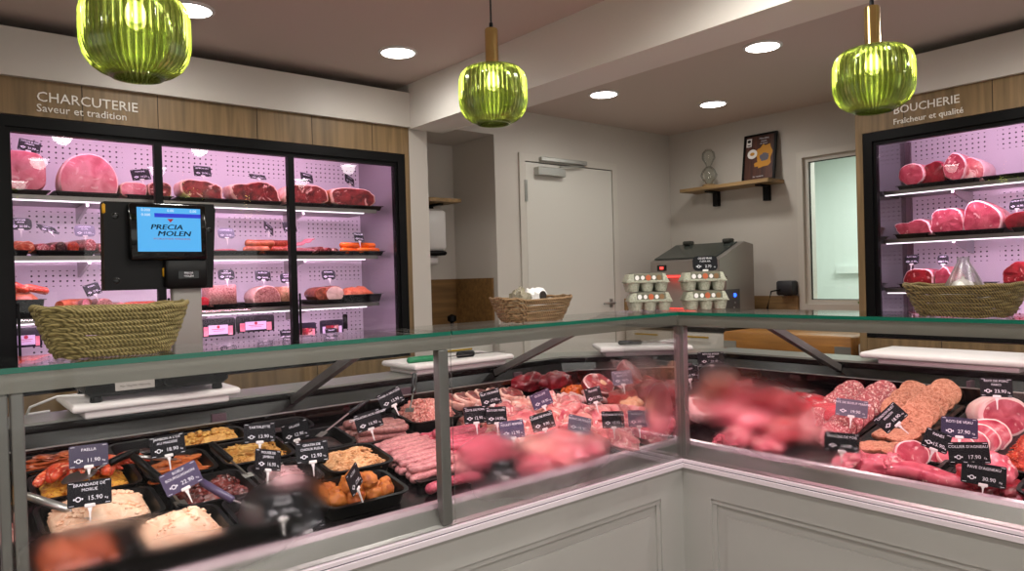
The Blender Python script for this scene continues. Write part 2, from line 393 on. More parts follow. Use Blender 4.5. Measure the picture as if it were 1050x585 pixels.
M_['yel'] = plain('yellow_button', '#d9a010', .4); M_['yel2'] = plain('printed_ochre', '#c08420', .6); M_['paled'] = food('dried_mushroom', '#6a6250', '#a39a84', None, 60)
M_['lidg'] = plain('lid_glass', '#3d423e', .15); M_['gasket'] = plain('lid_hinge_grey', '#33342f', .5)
M_['redl'] = emis('red_light', (1, .05, .04, 1), 3); M_['redp'] = plain('red_plastic', '#c01818', .4); M_['bluel'] = emis('blue_light', (.02, .1, 1, 1), 4)
M_['panelg'] = plain('dark_panel', '#4a4546', .4); M_['sock'] = plain('socket_grey', '#2a2a2e', .5); M_['steelm'] = plain('machine_steel', '#9c948e', .4, .5)
M_['poster'] = wood('poster_brown', '#2e1611', '#5c3020', 2, 1.5); M_['glassv'] = glassmat('vessel_glass', (.97, .98, .97, 1), 1.6)
M_['cardp2'] = plain('dark_violet_card', '#2a2440', .35)
M_['orange2'] = food('orange_marinade', '#c24a10', '#e8762a', None, 40, rough=.3); M_['fat2'] = food('rib_fat', '#e88e90', '#f6c3bb', None, 18)
M_['mince2'] = food('red_minced_steak', '#a31626', '#d23848', None, 90, bump=.8)
M_['sliced'] = food('sliced_food', '#7a2c16', '#b85a30', '#e0a27a', 30, .62, .3)
M_['salamip'] = M_['terrine']
M_['packlabel'] = plain('pack_label', '#cfc2d8', .5); M_['packd'] = plain('pack_dark', '#2a2630', .2); M_['redsaus'] = plain('red_casing', '#d01c34', .3)
# ================================================================== the room
CZ = 2.49
def sbox(name, a, b, mat, label=None, **k):
    m = MB(); m.box(a, b); return struct(m.build(name, mat), label)
sbox('floor', (-3.1, -3.6, -.1), (6.3, 4.2, 0), 'floor', 'grey tiled shop floor')
sbox('ceiling', (-3.1, -3.6, CZ), (4.76, 4.2, CZ + .1), 'ceil', 'flat pinkish grey ceiling with recessed lights')
sbox('wall_left', (-3.1, -3.6, 0), (-3, 4.2, CZ), 'wall')
m = MB(); m.box((-3.1, -3.6, 0), (4.76, -3.5, .35)); m.box((-3.1, -3.6, 2.35), (4.76, -3.5, CZ+.1))
for x in (-3.1, -1.2, .8, 2.8, 4.6): m.box((x, -3.6, .35), (x+.12, -3.5, 2.35))
struct(m.build('wall_front', 'wall'), 'unseen front wall left open for added ambient light')  # wall opened up so ambient light comes in from behind the camera
m = MB(); m.box((2.84, 3.56, 0), (4.61, 3.66, CZ)); m.box((-3.1, 4.02, 0), (2.94, 4.12, CZ)); m.box((2.84, 3.66, 0), (2.94, 4.02, CZ))
m.box((2.25, 3.56, 2.313), (2.84, 4.02, CZ))
struct(m.build('wall_back', 'wallside'), 'smooth off-white back wall with a door and a recess')
m = MB(); m.box((2.13, 3.43, 0), (2.25, 4.02, CZ)); struct(m.build('wall_pillar', 'wallside'), 'narrow white pillar beside the oak cladding')
m = MB()
WY0, WY1, WZ0, WZ1 = 1.5, 2.45, 1.17, 2.15
m.box((4.61, WY1, 0), (4.76, 3.66, CZ)); m.box((4.61, -3.6, 0), (4.76, WY0, CZ)); m.box((4.61, WY0, 0), (4.76, WY1, WZ0)); m.box((4.61, WY0, WZ1), (4.76, WY1, CZ))
struct(m.build('wall_right', 'wall'), 'off-white right wall')
m = MB(); m.box((2.13, -3.5, 2.243), (2.355, 3.42, CZ)); struct(m.build('trim_1', 'beam'), 'boxed white ceiling beam')
m = MB(); m.box((-3, 3.405, 2.250), (2.128, 3.43, 2.44)); struct(m.build('trim_2', 'wallside'), 'white fascia above the oak cladding')
m = MB(); m.box((3.805, -3.5, 2.250), (3.83, 1.745, 2.44)); m.box((3.83, 1.72, 2.250), (4.6, 1.745, 2.44)); struct(m.build('trim_3', 'wallside'), 'white fascia over the right oak cladding')
wd = D.worlds.new('ambient_fill'); bpy.context.scene.world = wd; wd.use_nodes = True  # even ambient fill, added to brighten the room through the open front
wd.node_tree.nodes['Background'].inputs['Color'].default_value = (1, .985, .93, 1); wd.node_tree.nodes['Background'].inputs['Strength'].default_value = 1.3
# window to the cold room
def fr_rect(mb, x0, x1, y0, y1, z0, z1, w):
    mb.box((x0, y0, z0), (x1, y0+w, z1)); mb.box((x0, y1-w, z0), (x1, y1, z1)); mb.box((x0, y0+w, z0), (x1, y1-w, z0+w)); mb.box((x0, y0+w, z1-w), (x1, y1-w, z1))
m = MB(); fr_rect(m, 4.59, 4.61, WY0-.04, WY1+.04, WZ0-.04, WZ1+.04, .04); fr_rect(m, 4.615, 4.66, WY0, WY1, WZ0, WZ1, .028)
w = struct(m.build('window_1', 'frame'), 'white framed window into the cold room')
m = MB(); fr_rect(m, 4.63, 4.64, WY0+.028, WY1-.028, WZ0+.028, WZ1-.028, .005); m.build('gasket', 'blackp', w)
m = MB(); m.box((4.632, WY0+.033, WZ0+.033), (4.638, WY1-.033, WZ1-.033)); m.build('pane', 'glass', w)
m = MB(); m.box((6.2, .5, 0), (6.25, 3.9, 2.5)); m.box((4.77, 3.3, 0), (6.2, 3.35, 2.5)); m.box((4.77, .5, 0), (6.2, .55, 2.5)); m.box((4.77, .5, 2.4), (6.2, 3.35, 2.45))
struct(m.build('wall_coldroom', 'inner'), 'pale smooth walls of the room behind the window')
m = MB(); m.box((6.16, 1.0, 1.36), (6.2, 3.0, 1.42)); m.box((5.7, 3.24, .9), (5.78, 3.3, 2.3)); struct(m.build('trim_4', 'inner'), 'ledge and upright behind the window')
# door
DY = 3.56
dx0, dx1 = atY(538, 200, DY).x, atY(627, 200, DY).x; dz = 2.165
m = MB()
fw = .05
for a, b in (((dx0-fw, 0), (dx0, dz+fw)), ((dx1, 0), (dx1+fw, dz+fw)), ((dx0, dz), (dx1, dz+fw))):
    m.box((a[0], DY-.014, a[1]), (b[0], DY-.001, b[1]))
dr = struct(m.build('door_1', 'frame'), 'flush white back door with an overhead closer')
m = MB(); m.box((dx0+.006, DY-.008, .01), (dx1-.006, DY-.001, dz-.006)); m.build('door_leaf', 'white', dr)
m = MB(); m.box((dx0, DY-.0015, 0), (dx1, DY-.0008, dz)); m.build('shadow_gap', 'black', dr)
m = MB(); m.box((dx0+.08, DY-.055, 2.075), (dx0+.33, DY-.008, 2.13), bev=.004); cl = m.build('door_closer', 'alu', dr)
m = MB(); m.box((dx0+.12, DY-.045, 2.172), (dx0+.55, DY-.014, 2.20), bev=.003); m.beam((dx0+.28, DY-.05, 2.14), (dx0+.53, DY-.03, 2.165), .02, .008); m.build('arm', 'alu', cl)
for z in (1.9, .3):
    m = MB(); m.box((dx0-.012, DY-.02, z), (dx0+.01, DY-.012, z+.14)); m.build('hinge', 'alu', dr)
hz = 1.20
m = MB(); m.box((dx1-.06, DY-.014, hz-.03), (dx1-.03, DY-.008, hz+.03)); m.tube([(dx1-.045, DY-.01, hz), (dx1-.045, DY-.05, hz)], .009); m.tube([(dx1-.045, DY-.05, hz), (dx1-.16, DY-.05, hz)], .009, round_=True)
m.build('door_handle', 'alu', dr, smooth=True)

# ------------------------------------------------------------------ oak cladding (structure) around both wall fridges
FL0, FL1 = .24, 2.10       # left fridge outer frame in X
FR1, FR0 = 1.707, -1.2     # right fridge outer frame in Y
m = MB(); s = MB()
m.box((-3, 3.43, 2.103), (2.13, 3.455, 2.250)); m.box((2.102, 3.43, 0), (2.13, 3.9, 2.103)); m.box((-3, 3.43, 0), (FL0-.002, 3.455, 2.103)); m.box((FL0, 3.43, .12), (2.10, 3.455, .985))
struct(m.build('trim_5', 'oak'), 'oak plank cladding around the left wall fridge')
for x in (-.32, .135, .55, .84, 1.28, 1.56, 1.9): s.box((x, 3.4285, 2.103), (x+.003, 3.431, 2.250))
for x in (.75, 1.55): s.box((x, 3.4285, .12), (x+.003, 3.431, .985))
s.box((-3, 3.44, 0), (2.10, 3.46, .12)); struct(s.build('trim_6', 'seam'), 'dark joints between the left oak planks')
m = MB(); s = MB()
m.box((3.83, -3.5, 2.103), (3.855, 1.745, 2.250)); m.box((3.83, 1.709, 0), (4.4, 1.745, 2.103)); m.box((3.83, FR0, .12), (3.855, FR1, 1.035)); m.box((3.83, -3.5, 0), (3.855, FR0-.002, 2.103))
struct(m.build('trim_7', 'oak'), 'oak plank cladding around the right wall fridge')
for y in (1.50, 1.115, .62, .2): s.box((3.8285, y, 2.103), (3.831, y+.003, 2.250))
for y in (1.35, .8): s.box((3.8285, y, .12), (3.831, y+.003, 1.035))
struct(s.build('trim_8', 'seam'), 'dark joints between the right oak planks')

# lettering on the cladding
def sign(name, txt, size, org, right, label, cat='lettering', mat='letter'):
    vv, ff = textmesh(txt, size, 'LEFT', .002)
    m = MB(); org = Vector(org); right = Vector(right)
    out = right.cross(Vector((0, 0, 1)))
    m.add([tuple(org + right*a + Vector((0, 0, b)) + out*(c + .0025)) for a, b, c in vv], ff)
    o = m.build(name, mat); return tagp(o, label, cat)
p0 = atY(37, 99, 3.43); p1 = atY(141, 108, 3.43)
vv, ff = textmesh('CHARCUTERIE', 1, 'LEFT', .002); wd = max(v[0] for v in vv)
sz = (p1.x - p0.x) / wd
sign('sign_lettering', 'CHARCUTERIE', sz, (p0.x, 3.43, p0.z), (1, 0, 0), 'pale capital letters reading CHARCUTERIE on the oak over the left fridge')
vv, ff = textmesh('Saveur et tradition', 1, 'LEFT', .002); wd = max(v[0] for v in vv)
q0 = atY(37, 110.5, 3.43); q1 = atY(129.5, 120, 3.43)
sign('sign_lettering', 'Saveur et tradition', (q1.x-q0.x)/wd, (q0.x, 3.43, q0.z), (1, 0, 0), 'small pale line reading Saveur et tradition under the left heading')
p0 = atX(916, 114, 3.83); p1 = atX(984, 100, 3.83)
vv, ff = textmesh('BOUCHERIE', 1, 'LEFT', .002); wd = max(v[0] for v in vv)
sign('sign_lettering', 'BOUCHERIE', (p0.y-p1.y)/wd, (3.83, p0.y, p0.z), (0, -1, 0), 'pale capital letters reading BOUCHERIE on the oak over the right fridge')
q0 = atX(916, 125.5, 3.83); q1 = atX(988, 113, 3.83)
vv, ff = textmesh('Fraîcheur et qualité', 1, 'LEFT', .002); wd = max(v[0] for v in vv)
sign('sign_lettering', 'Fraîcheur et qualité', (q0.y-q1.y)/wd, (3.83, q0.y, q0.z), (0, -1, 0), 'small pale line reading Fraîcheur et qualité under the right heading')

# ------------------------------------------------------------------ wall fridges
SHZ = (1.783, 1.53, 1.27)
def W(mb, name, mats, root, smooth=False, kind=None):
    o = mb.build(name, mats, root, smooth); o.location = -root.location
    if kind: o['kind'] = kind
    return o
def area(name, loc, rot, sx, sy, power, col, spread=None, parent=None):
    l = D.lights.new(name, 'AREA'); l.shape = 'RECTANGLE'; l.size = sx; l.size_y = sy; l.energy = power; l.color = col[:3]
    if spread: l.spread = math.radians(spread)
    o = D.objects.new(name, l); C.objects.link(o); o.location = loc; o.rotation_euler = rot; return o
PINKF = (1.0, .60, .93)
def fridge(T, Wd, mulls, label, peg, root_loc, pw, zbot):
    root = empty('wall_fridge', root_loc, 0, label, 'fridge')
    def mb():
        m = MB(); m.T = T; return m
    ZT = 2.10
    f = mb()
    f.box((0, 0, ZT-.045), (Wd, .05, ZT)); f.box((0, 0, zbot), (Wd, .05, zbot+.045)); f.box((0, 0, zbot+.045), (.045, .05, ZT-.045)); f.box((Wd-.045, 0, zbot+.045), (Wd, .05, ZT-.045))
    W(f, 'outer_frame', 'black', root)
    prev = .045
    for i, u in enumerate(list(mulls) + [Wd-.045]):
        a, b = prev, u
        d = mb(); z0, z1 = zbot+.045, ZT-.045
        d.box((a, .012, z0), (a+.016, .045, z1)); d.box((b-.016, .012, z0), (b, .045, z1)); d.box((a+.016, .012, z0), (b-.016, .045, z0+.02)); d.box((a+.016, .012, z1-.02), (b-.016, .045, z1))
        dd = W(d, 'glass_door', 'black', root)
        g = mb(); g.box((a+.016, .02, z0+.02), (b-.016, .026, z1-.02)); o = g.build('pane', 'fglass', dd)
        h = mb(); h.box((a+.018, .002, z0+.02), (a+.028, .012, z0+.32), bev=.003); h.build('grip', 'black', dd)
        prev = u
    b = mb(); b.box((.0, .50, zbot-.02), (Wd, .52, 2.2)); W(b, 'back_panel', peg, root)
    b = mb(); b.box((.0, .05, zbot-.02), (.02, .50, 2.2)); b.box((Wd-.02, .05, zbot-.02), (Wd, .50, 2.2)); b.box((.02, .05, 2.18), (Wd-.02, .50, 2.2)); W(b, 'side_lining', 'linesteel' if peg == 'pegx' else 'mirrorside', root)
    if peg == 'pegy':
        b = mb(); b.box((.02, .475, zbot), (.045, .50, 2.1)); W(b, 'corner_bar', 'chan2', root)
    b = mb(); b.box((.02, .05, zbot-.02), (Wd-.02, .50, zbot+.01)); W(b, 'floor_panel', 'linesteel', root)
    k = mb(); k.box((.02, .051, 2.13), (Wd-.02, .053, 2.18)); W(k, 'canopy', 'linesteel', root)
    for z in SHZ:
        s = mb(); s.box((.05, .12, z+.003), (Wd-.12, .46, z+.018)); s.box((.05, .117, z-.002), (Wd-.12, .122, z+.018)); sh = W(s, 'shelf', 'steel', root)
        l = mb(); l.box((.06, .112, z-.008), (Wd-.2, .121, z-.0025)); l.build('led_strip', 'led', sh)
        n = 0
        u = .35
        while u < Wd - .1:
            q = mb(); q.loops([[(u-.006, .47, z+.002), (u-.006, .47, z-.07), (u-.006, .2, z-.015), (u-.006, .2, z+.002)], [(u+.006, .47, z+.002), (u+.006, .47, z-.07), (u+.006, .2, z-.015), (u+.006, .2, z+.002)]]); q.build('bracket', 'alu', sh); u += .5
    return root
M_['mirrorside'] = plain('mirror_lining', '#8c9692', .12, .9)
M_['linesteel'] = plain('pale_lining', '#a39da0', .32, .5)
TL = Matrix.Translation((FL0, 3.43, 0))
fridge(TL, FL1-FL0, (.84-FL0, 1.45-FL0), 'long black framed wall fridge of cooked meats under the CHARCUTERIE heading', 'pegx', (1.17, 3.43, .98), 1, .99)
TR = Matrix.Translation((3.83, FR1, 0)) @ Matrix(((0, 1, 0, 0), (-1, 0, 0, 0), (0, 0, 1, 0), (0, 0, 0, 1)))
fridge(TR, FR1-FR0, (1.0, 1.95), 'black framed wall fridge of raw joints under the BOUCHERIE heading', 'pegy', (3.83, .25, 1.03), 1, 1.04)
FP = 4.2
for i, z in enumerate((2.17,) + tuple(s - .008 for s in SHZ)):
    p = FP * (1.5 if i == 0 else 1.0)
    v = .07 if i == 0 else .128
    area('fridge_light_left', (1.15, 3.43+v, z), (math.radians(30), 0, 0), 1.65, .02, p, PINKF)
    area('fridge_light_right', (3.83+v, .30, z), (0, math.radians(-30), 0), .02, 2.5, p*1.5, PINKF)

# ------------------------------------------------------------------ display counters
X0, Y0 = 1.95, 1.485
XE, YE = -.9, -1.5
def sweep(mb, side, prof, mi=0, a=None):
    if side == 'L': A = [(XE if a is None else a, Y0+e, z) for e, z in prof]
    else: A = [(X0+e, YE if a is None else a, z) for e, z in prof]
    B = [(X0+e, Y0+e, z) for e, z in prof]
    return mb.loops([A, B], mi)
def seg(mb, side, prof, a, b, mi=0):
    if side == 'L': return mb.loops([[(a, Y0+e, z) for e, z in prof], [(b, Y0+e, z) for e, z in prof]], mi)
    return mb.loops([[(X0+e, a, z) for e, z in prof], [(X0+e, b, z) for e, z in prof]], mi)
def box4(e0, e1, z0, z1): return [(e0, z0), (e1, z0), (e1, z1), (e0, z1)]
def fogs(lst, side):
    out = []
    for px, py, rx, ry in lst:
        p = atY(px, py, Y0) if side == 'L' else atX(px, py, X0)
        k = ppm(p); cosv = .77 if side == 'L' else .64
        out.append((p.x, p.y, p.z, rx/k/cosv, ry/k))
    return out
M_['fogL2'] = glassmat('misted_front_glass_a', (.97, .98, .98, 1), .5, fog=fogs([(180, 578, 85, 24), (90, 560, 40, 20), (292, 522, 30, 28)], 'L'))
M_['fogL3'] = glassmat('misted_front_glass_b', (.97, .98, .98, 1), .5, fog=fogs([(560, 475, 60, 26), (500, 470, 30, 20), (676, 418, 14, 22)], 'L'))
M_['fogR'] = glassmat('misted_front_glass_c', (.97, .98, .98, 1), .5, fog=fogs([(762, 418, 40, 28), (805, 452, 40, 18), (738, 388, 14, 14)], 'R'))
def counter(side, label, panes, posts, panels, struts):
    root = empty('display_counter', ((.9, 1.6, 0) if side == 'L' else (2.1, .3, 0)), 0, label, 'counter')
    m = MB(); sweep(m, side, box4(.012, .05, .1, .755)); sweep(m, side, box4(.06, .75, .0, .1)); W(m, 'base_panel', 'sage', root)
    m = MB(); sweep(m, side, box4(0, .012, .672, .755)); sweep(m, side, box4(0, .012, .1, .2))
    for a, b in panels[0]: seg(m, side, box4(0, .012, .2, .672), a, b)
    W(m, 'stile_frame', 'sage', root)
    for a, b in panels[1]:
        m = MB(); w = .010
        z0, z1 = .2, .672
        for (p, q, r0, r1) in ((a, b, z1-.016, z1), (a, b, z0, z0+.016), (a, a+.016, z0+.016, z1-.016), (b-.016, b, z0+.016, z1-.016)):
            seg(m, side, [(.004, r0), (.012, r0), (.012, r1), (.006, r1)], p, q)
        seg(m, side, box4(.008, .012, z0+.05, z1-.05), a+.05, b-.05)
        W(m, 'raised_panel', 'sage', root)
    m = MB(); sweep(m, side, [(-.012, .757), (.03, .757), (.03, .770), (-.012, .770)]); sweep(m, side, [(-.006, .773), (.03, .773), (.03, .781), (-.006, .781)])
    W(m, 'edge_trim', 'trim', root)
    m = MB(); sweep(m, side, box4(-.004, .03, .770, .773)); W(m, 'trim_groove', 'seam2', root)
    m = MB(); sweep(m, side, [(.008, .775), (.008, .783), (.016, .790), (.040, .834), (.050, .838), (.056, .836), (.056, .775)]); W(m, 'steel_ledge', 'steel' if side == 'L' else 'steely', root)
    m = MB(); sweep(m, side, [(.034, .8245), (.040, .8355), (.050, .8395), (.058, .838), (.058, .834), (.050, .836), (.042, .832), (.036, .8235)]); W(m, 'front_lip', 'lip', root)
    m = MB(); sweep(m, side, [(.060, .79), (.060, .8107), (.765, .930), (.765, .79)]); W(m, 'display_deck', 'deck', root)
    # top glass, its edge and the light rail
    for a, b in panes['top']:
        m = MB()
        if b is None: sweep(m, side, box4(.003, .27, 1.262, 1.270), a=a)
        else: seg(m, side, box4(.003, .27, 1.262, 1.270), a, b)
        t = W(m, 'top_glass', 'glass', root)
        m = MB()
        if b is None: sweep(m, side, box4(-.001, .003, 1.261, 1.271), a=a)
        else: seg(m, side, box4(-.001, .003, 1.261, 1.271), a, b)
        m.build('glass_edge', 'gedge', t)
    m = MB(); sweep(m, side, [(.010, 1.2605), (.045, 1.2605), (.045, 1.240), (.035, 1.226), (.010, 1.226)]); r = W(m, 'light_rail', 'rail', root)
    for (a, b, mt) in panes['front']:
        m = MB(); seg(m, side, box4(0, .006, .783, 1.2605), a, b); W(m, 'front_glass', mt, root)
    for a, hw in posts:
        m = MB()
        if side == 'L': lo = lambda e0, e1, z0, z1: m.box((a-hw, Y0+e0, z0), (a+hw, Y0+e1, z1), bev=.003)
        else: lo = lambda e0, e1, z0, z1: m.box((X0+e0, a-hw, z0), (X0+e1, a+hw, z1), bev=.003)
        lo(.008, .034, .785, 1.2255)
        W(m, 'post', 'post', root)
    for a in struts:
        m = MB()
        if side == 'L':
            m.loops([[(a-.012, Y0+e, z) for e, z in ((.047, 1.225), (.047, 1.2605), (.30, 1.2605), (.36, 1.235), (.33, 1.222), (.10, 1.222))], [(a+.012, Y0+e, z) for e, z in ((.047, 1.225), (.047, 1.2605), (.30, 1.2605), (.36, 1.235), (.33, 1.222), (.10, 1.222))]])
            m.beam((a, Y0+.33, 1.238), (a, Y0+.925, .998), .026, .026)
        else:
            m.loops([[(X0+e, a-.012, z) for e, z in ((.047, 1.225), (.047, 1.2605), (.30, 1.2605), (.36, 1.235), (.33, 1.222), (.10, 1.222))], [(X0+e, a+.012, z) for e, z in ((.047, 1.225), (.047, 1.2605), (.30, 1.2605), (.36, 1.235), (.33, 1.222), (.10, 1.222))]])
            m.beam((X0+.33, a, 1.238), (X0+.925, a, .998), .026, .026)
        W(m, 'strut', 'post', root)
    return root
M_['seam2'] = plain('trim_groove_grey', '#5a5560', .5)
M_['lip'] = plain('brushed_lip', '#d9c4cc', .25, .7)
counter('L', 'left display counter of salads, sausages and pink meats with sage panelled base',
    dict(top=[(XE, 1.028), (1.032, None)], front=[(XE, .117, 'fogL2'), (.121, 1.028, 'fogL2'), (1.032, X0, 'fogL3')]), [(.106, .008), (.127, .010), (1.01, .015)],
    ([(X0-.115, X0), (.55, .66), (-.7, -.6)], [(.66, X0-.115), (-.6, .55)]), [1.0, 1.90])
counter('R', 'right display counter of raw meats with sage panelled base, beyond the corner post',
    dict(top=[(YE, None)], front=[(YE, Y0, 'fogR')]), [(Y0+.010, .020), (-.05, .015)],
    ([(Y0-.11, Y0), (-.05, .06), (YE, YE+.1)], [(.06, Y0-.11), (YE+.1, -.05)]), [1.40])
# rear worktop with dark divider
def rear(mb, prof, mi=0):
    def P(e):
        de = e - .765
        return [(XE, Y0+e), (2.23+de*.35, Y0+e), (X0+e, 1.87+de*.38), (X0+e, YE)]
    pts = [P(e) for e, z in prof]
    Ls = [[(pts[i][k][0], pts[i][k][1], prof[i][1]) for i in range(len(prof))] for k in range(4)]
    return mb.loops(Ls, mi)
root = empty('rear_worktop', (2.4, 2.0, 0), 0, 'grey service worktop running behind both display counters with a dark divider', 'worktop')
m = MB(); rear(m, box4(.937, 1.115, 1.022, 1.03)); W(m, 'worktop', 'work', root)
m = MB(); rear(m, box4(.935, 1.114, 1.002, 1.0215)); W(m, 'worktop_edge', 'chan', root)
m = MB(); rear(m, box4(.765, .771, .85, .985)); W(m, 'divider_panel', 'divider', root)
m = MB(); rear(m, [(.772, .0), (.772, .93), (.90, .93), (.93, 1.0), (1.10, 1.0), (1.10, 0)]); W(m, 'rear_housing', 'chan', root)
m = MB(); rear(m, box4(.7645, .772, .985, .988)); W(m, 'divider_edge', 'alu', root)
for p in ((2.42, 2.12, 0), (2.62, 1.95, 0), (1.4, 2.33, 0), (.72, 2.33, 0), (2.80, .9, 0), (1.95, 2.33, 0)):
    m = MB(); m.box((p[0]-.022, p[1]-.006, .93), (p[0]+.022, p[1]+.006, 1.0)); W(m, 'bracket', 'chan2', root)

# ------------------------------------------------------------------ lamps
def dl(x, y, label, pw=13):
    root = empty('ceiling_spotlight', (x, y, CZ), 0, label, 'light')
    m = MB(); m.lathe([(.078, -.001), (.092, -.001), (.092, -.006), (.078, -.009)], 32, (0, 0, 0), cap=False); m.loops([[(.078*math.cos(a), .078*math.sin(a), -.001) for a in [2*PI*i/32 for i in range(32)]]], cap0=True, cap1=False)
    m.build('ring', 'whitep', root, True)
    m = MB(); m.lathe([(.0775, -.004), (.0775, -.007)], 32); m.build('lens', 'lamp', root)
    l = D.lights.new('downlight', 'SPOT'); l.energy = pw; l.spot_size = math.radians(176); l.spot_blend = .8; l.shadow_soft_size = .06; l.color = (1, .965, .90)
    o = D.objects.new('downlight', l); C.objects.link(o); o.location = (x, y, CZ-.03)
    return root
s = (CZ - 1.4) / 1.05
vis = [(408, 53, 'ceiling spotlight left of the beam, nearest the left fascia'), (195, 9, 'ceiling spotlight behind the leftmost green pendant'),
       (782, 47, 'largest ceiling spotlight right of the beam'), (619, 96, 'ceiling spotlight right of the beam above the white back door'),
       (731, 106, 'smallest ceiling spotlight, above the wall shelf corner')]
LPW = 20
for px, py, lb in vis:
    p = atZ(px, py, CZ); dl(p.x, p.y, lb, 12)
for i, (x, y) in enumerate([(.8, 1.15), (1.7, 1.15), (.8, -.1), (1.7, -.1), (3.1, .85), (3.1, -.2), (-.6, 1.15), (-.6, -.1), (.8, -1.6), (-.9, 2.9)]):  # some rows mirrored in the fridge glass, the rest unseen and added for light
    dl(x, y, 'round ceiling spotlight over the customer side of the counters', 36)['group'] = 'spotlights over the customer side'
area('coldroom_light', (5.4, 2.1, 2.38), (0, 0, 0),   .8, .8, 30, (.96, 1, .96))
M_['pgreen'] = None
def pendmat():
    m, nt, b = newmat('green_ribbed_glass'); nt.nodes.remove(b); out = nt.nodes['Material Output']
    def M(op, x, y=None):
        n = N(nt, 'ShaderNodeMath', operation=op)
        for i, v in enumerate((x, y)):
            if v is None: continue
            if isinstance(v, (int, float)): n.inputs[i].default_value = v
            else: nt.links.new(v, n.inputs[i])
        return n.outputs[0]
    tc = N(nt, 'ShaderNodeTexCoord'); sx = N(nt, 'ShaderNodeSeparateXYZ'); nt.links.new(tc.outputs['Object'], sx.inputs[0])
    rib = M('MULTIPLY_ADD' if False else 'ADD', M('MULTIPLY', M('COSINE', M('MULTIPLY', M('ARCTAN2', sx.outputs[1], sx.outputs[0]), 44)), .5), .5)
    no = N(nt, 'ShaderNodeTexNoise'); no.inputs['Scale'].default_value = 90; nt.links.new(tc.outputs['Object'], no.inputs['Vector'])
    fac = M('MULTIPLY', rib, M('ADD', no.outputs['Fac'], .35))
    cr = ramp(nt, fac, [(.05, (.78, .83, .52, 1)), (.75, (.34, .41, .16, 1))])      # thick ribs hold more colour than the grooves
    t = N(nt, 'ShaderNodeBsdfTransparent'); nt.links.new(cr.outputs['Color'], t.inputs['Color'])
    r = N(nt, 'ShaderNodeBsdfRefraction'); nt.links.new(cr.outputs['Color'], r.inputs['Color']); r.inputs['IOR'].default_value = 1.3; r.inputs['Roughness'].default_value = .12
    g = N(nt, 'ShaderNodeBsdfGlossy'); g.inputs['Roughness'].default_value = .1; g.inputs['Color'].default_value = (.92, .96, .8, 1)
    tl = N(nt, 'ShaderNodeBsdfTranslucent'); tl.inputs['Color'].default_value = (.42, .46, .16, 1)
    fr = N(nt, 'ShaderNodeFresnel'); fr.inputs['IOR'].default_value = 1.55
    x1 = N(nt, 'ShaderNodeMixShader'); x1.inputs[0].default_value = .28; nt.links.new(t.outputs[0], x1.inputs[1]); nt.links.new(r.outputs[0], x1.inputs[2])
    x2 = N(nt, 'ShaderNodeMixShader'); x2.inputs[0].default_value = .16; nt.links.new(x1.outputs[0], x2.inputs[1]); nt.links.new(tl.outputs[0], x2.inputs[2])
    x3 = N(nt, 'ShaderNodeMixShader'); nt.links.new(fr.outputs[0], x3.inputs[0]); nt.links.new(x2.outputs[0], x3.inputs[1]); nt.links.new(g.outputs[0], x3.inputs[2])
    nt.links.new(x3.outputs[0], out.inputs['Surface']); return m
M_['pgreen'] = pendmat(); M_['bulb'] = emis('bulb_glow', (1, .93, .72, 1), 11); M_['bulbw'] = plain('bulb_socket', '#d8c890', .4)
def pendant(loc, label):
    root = empty('pendant_lamp', loc, 0, label, 'lamp', None)
    NR = 44; n = NR * 6
    prof = [(.036, .086), (.060, .085), (.084, .076), (.098, .060), (.104, .038), (.105, .0), (.104, -.03), (.099, -.052), (.088, -.072), (.072, -.085), (.058, -.092), (.052, -.094)]
    def loop(r, z, k, off):
        L = []
        for i in range(n):
            a = 2*PI*i/n; rr = (r + off) * (1 + k*.5*(math.cos(a*NR)))
            L.append((rr*math.cos(a), rr*math.sin(a), z))
        return L
    outer = [loop(r, z,   .085 if .06 < r else (.02 if r > .05 else 0), 0) for r, z in prof]
    inner = [loop(r, z*.985, .0, -.0055) for r, z in reversed(prof)]
    m = MB(); Ls = outer + inner; m.loops(Ls + [Ls[0]], cap0=False, cap1=False)
    m.build('glass_shade', 'pgreen', root, True)
    m = MB(); m.lathe([(.052, -.093), (.052, -.097), (.046, -.097), (.046, -.093), (.052, -.093)], 32, cap=False); m.build('shade_rim', 'pgreen', root, True)
    m = MB(); m.lathe([(.038, .084), (.040, .087), (.023, .089), (.021, .092), (.021, .200), (.019, .204), (.006, .206)], 28); m.build('brass_tube', 'brass', root, True)
    m = MB(); m.lathe([(.006, .205), (.006, .222), (.0025, .226)], 12); m.tube([(0, 0, .224), (0, 0, CZ-loc[2]-.02)], .0028, 8); m.build('cord', 'blackp', root, True)
    m = MB(); m.lathe([(.045, CZ-loc[2]-.001), (.045, CZ-loc[2]-.02), (.01, CZ-loc[2]-.024)], 24); m.build('ceiling_rose', 'brass', root, True)
    m = MB(); m.lathe([(.003, .022), (.013, .026), (.020, .036), (.021, .046), (.017, .058), (.012, .066)], 20); m.build('bulb', 'bulb', root, True)
    m = MB(); m.lathe([(.012, .066), (.015, .084)], 16); m.build('bulb_socket', 'bulbw', root, True)
    l = D.lights.new('pendant_glow', 'POINT'); l.energy = 1.0; l.shadow_soft_size = .03; l.color = (1, .85, .5)
    o = D.objects.new('pendant_glow', l); C.objects.link(o); o.location = (loc[0], loc[1], loc[2]+.045)
    return root
def pp(px, py, wpx, dia=.21):
    rr = ray(px, py); d = dia*FPX/wpx
    return CAM + rr*d
pendant(tuple(pp(139.5, 34, 107/1.07)), 'leftmost green ribbed glass pendant lamp, cut by the top edge')
pendant(tuple(pp(505.5, 96, 68)), 'middle green ribbed glass pendant lamp with a long brass neck in front of the beam')
pendant(tuple(pp(895.5, 80, 80/1.07)), 'rightmost green ribbed glass pendant lamp in front of the BOUCHERIE heading')
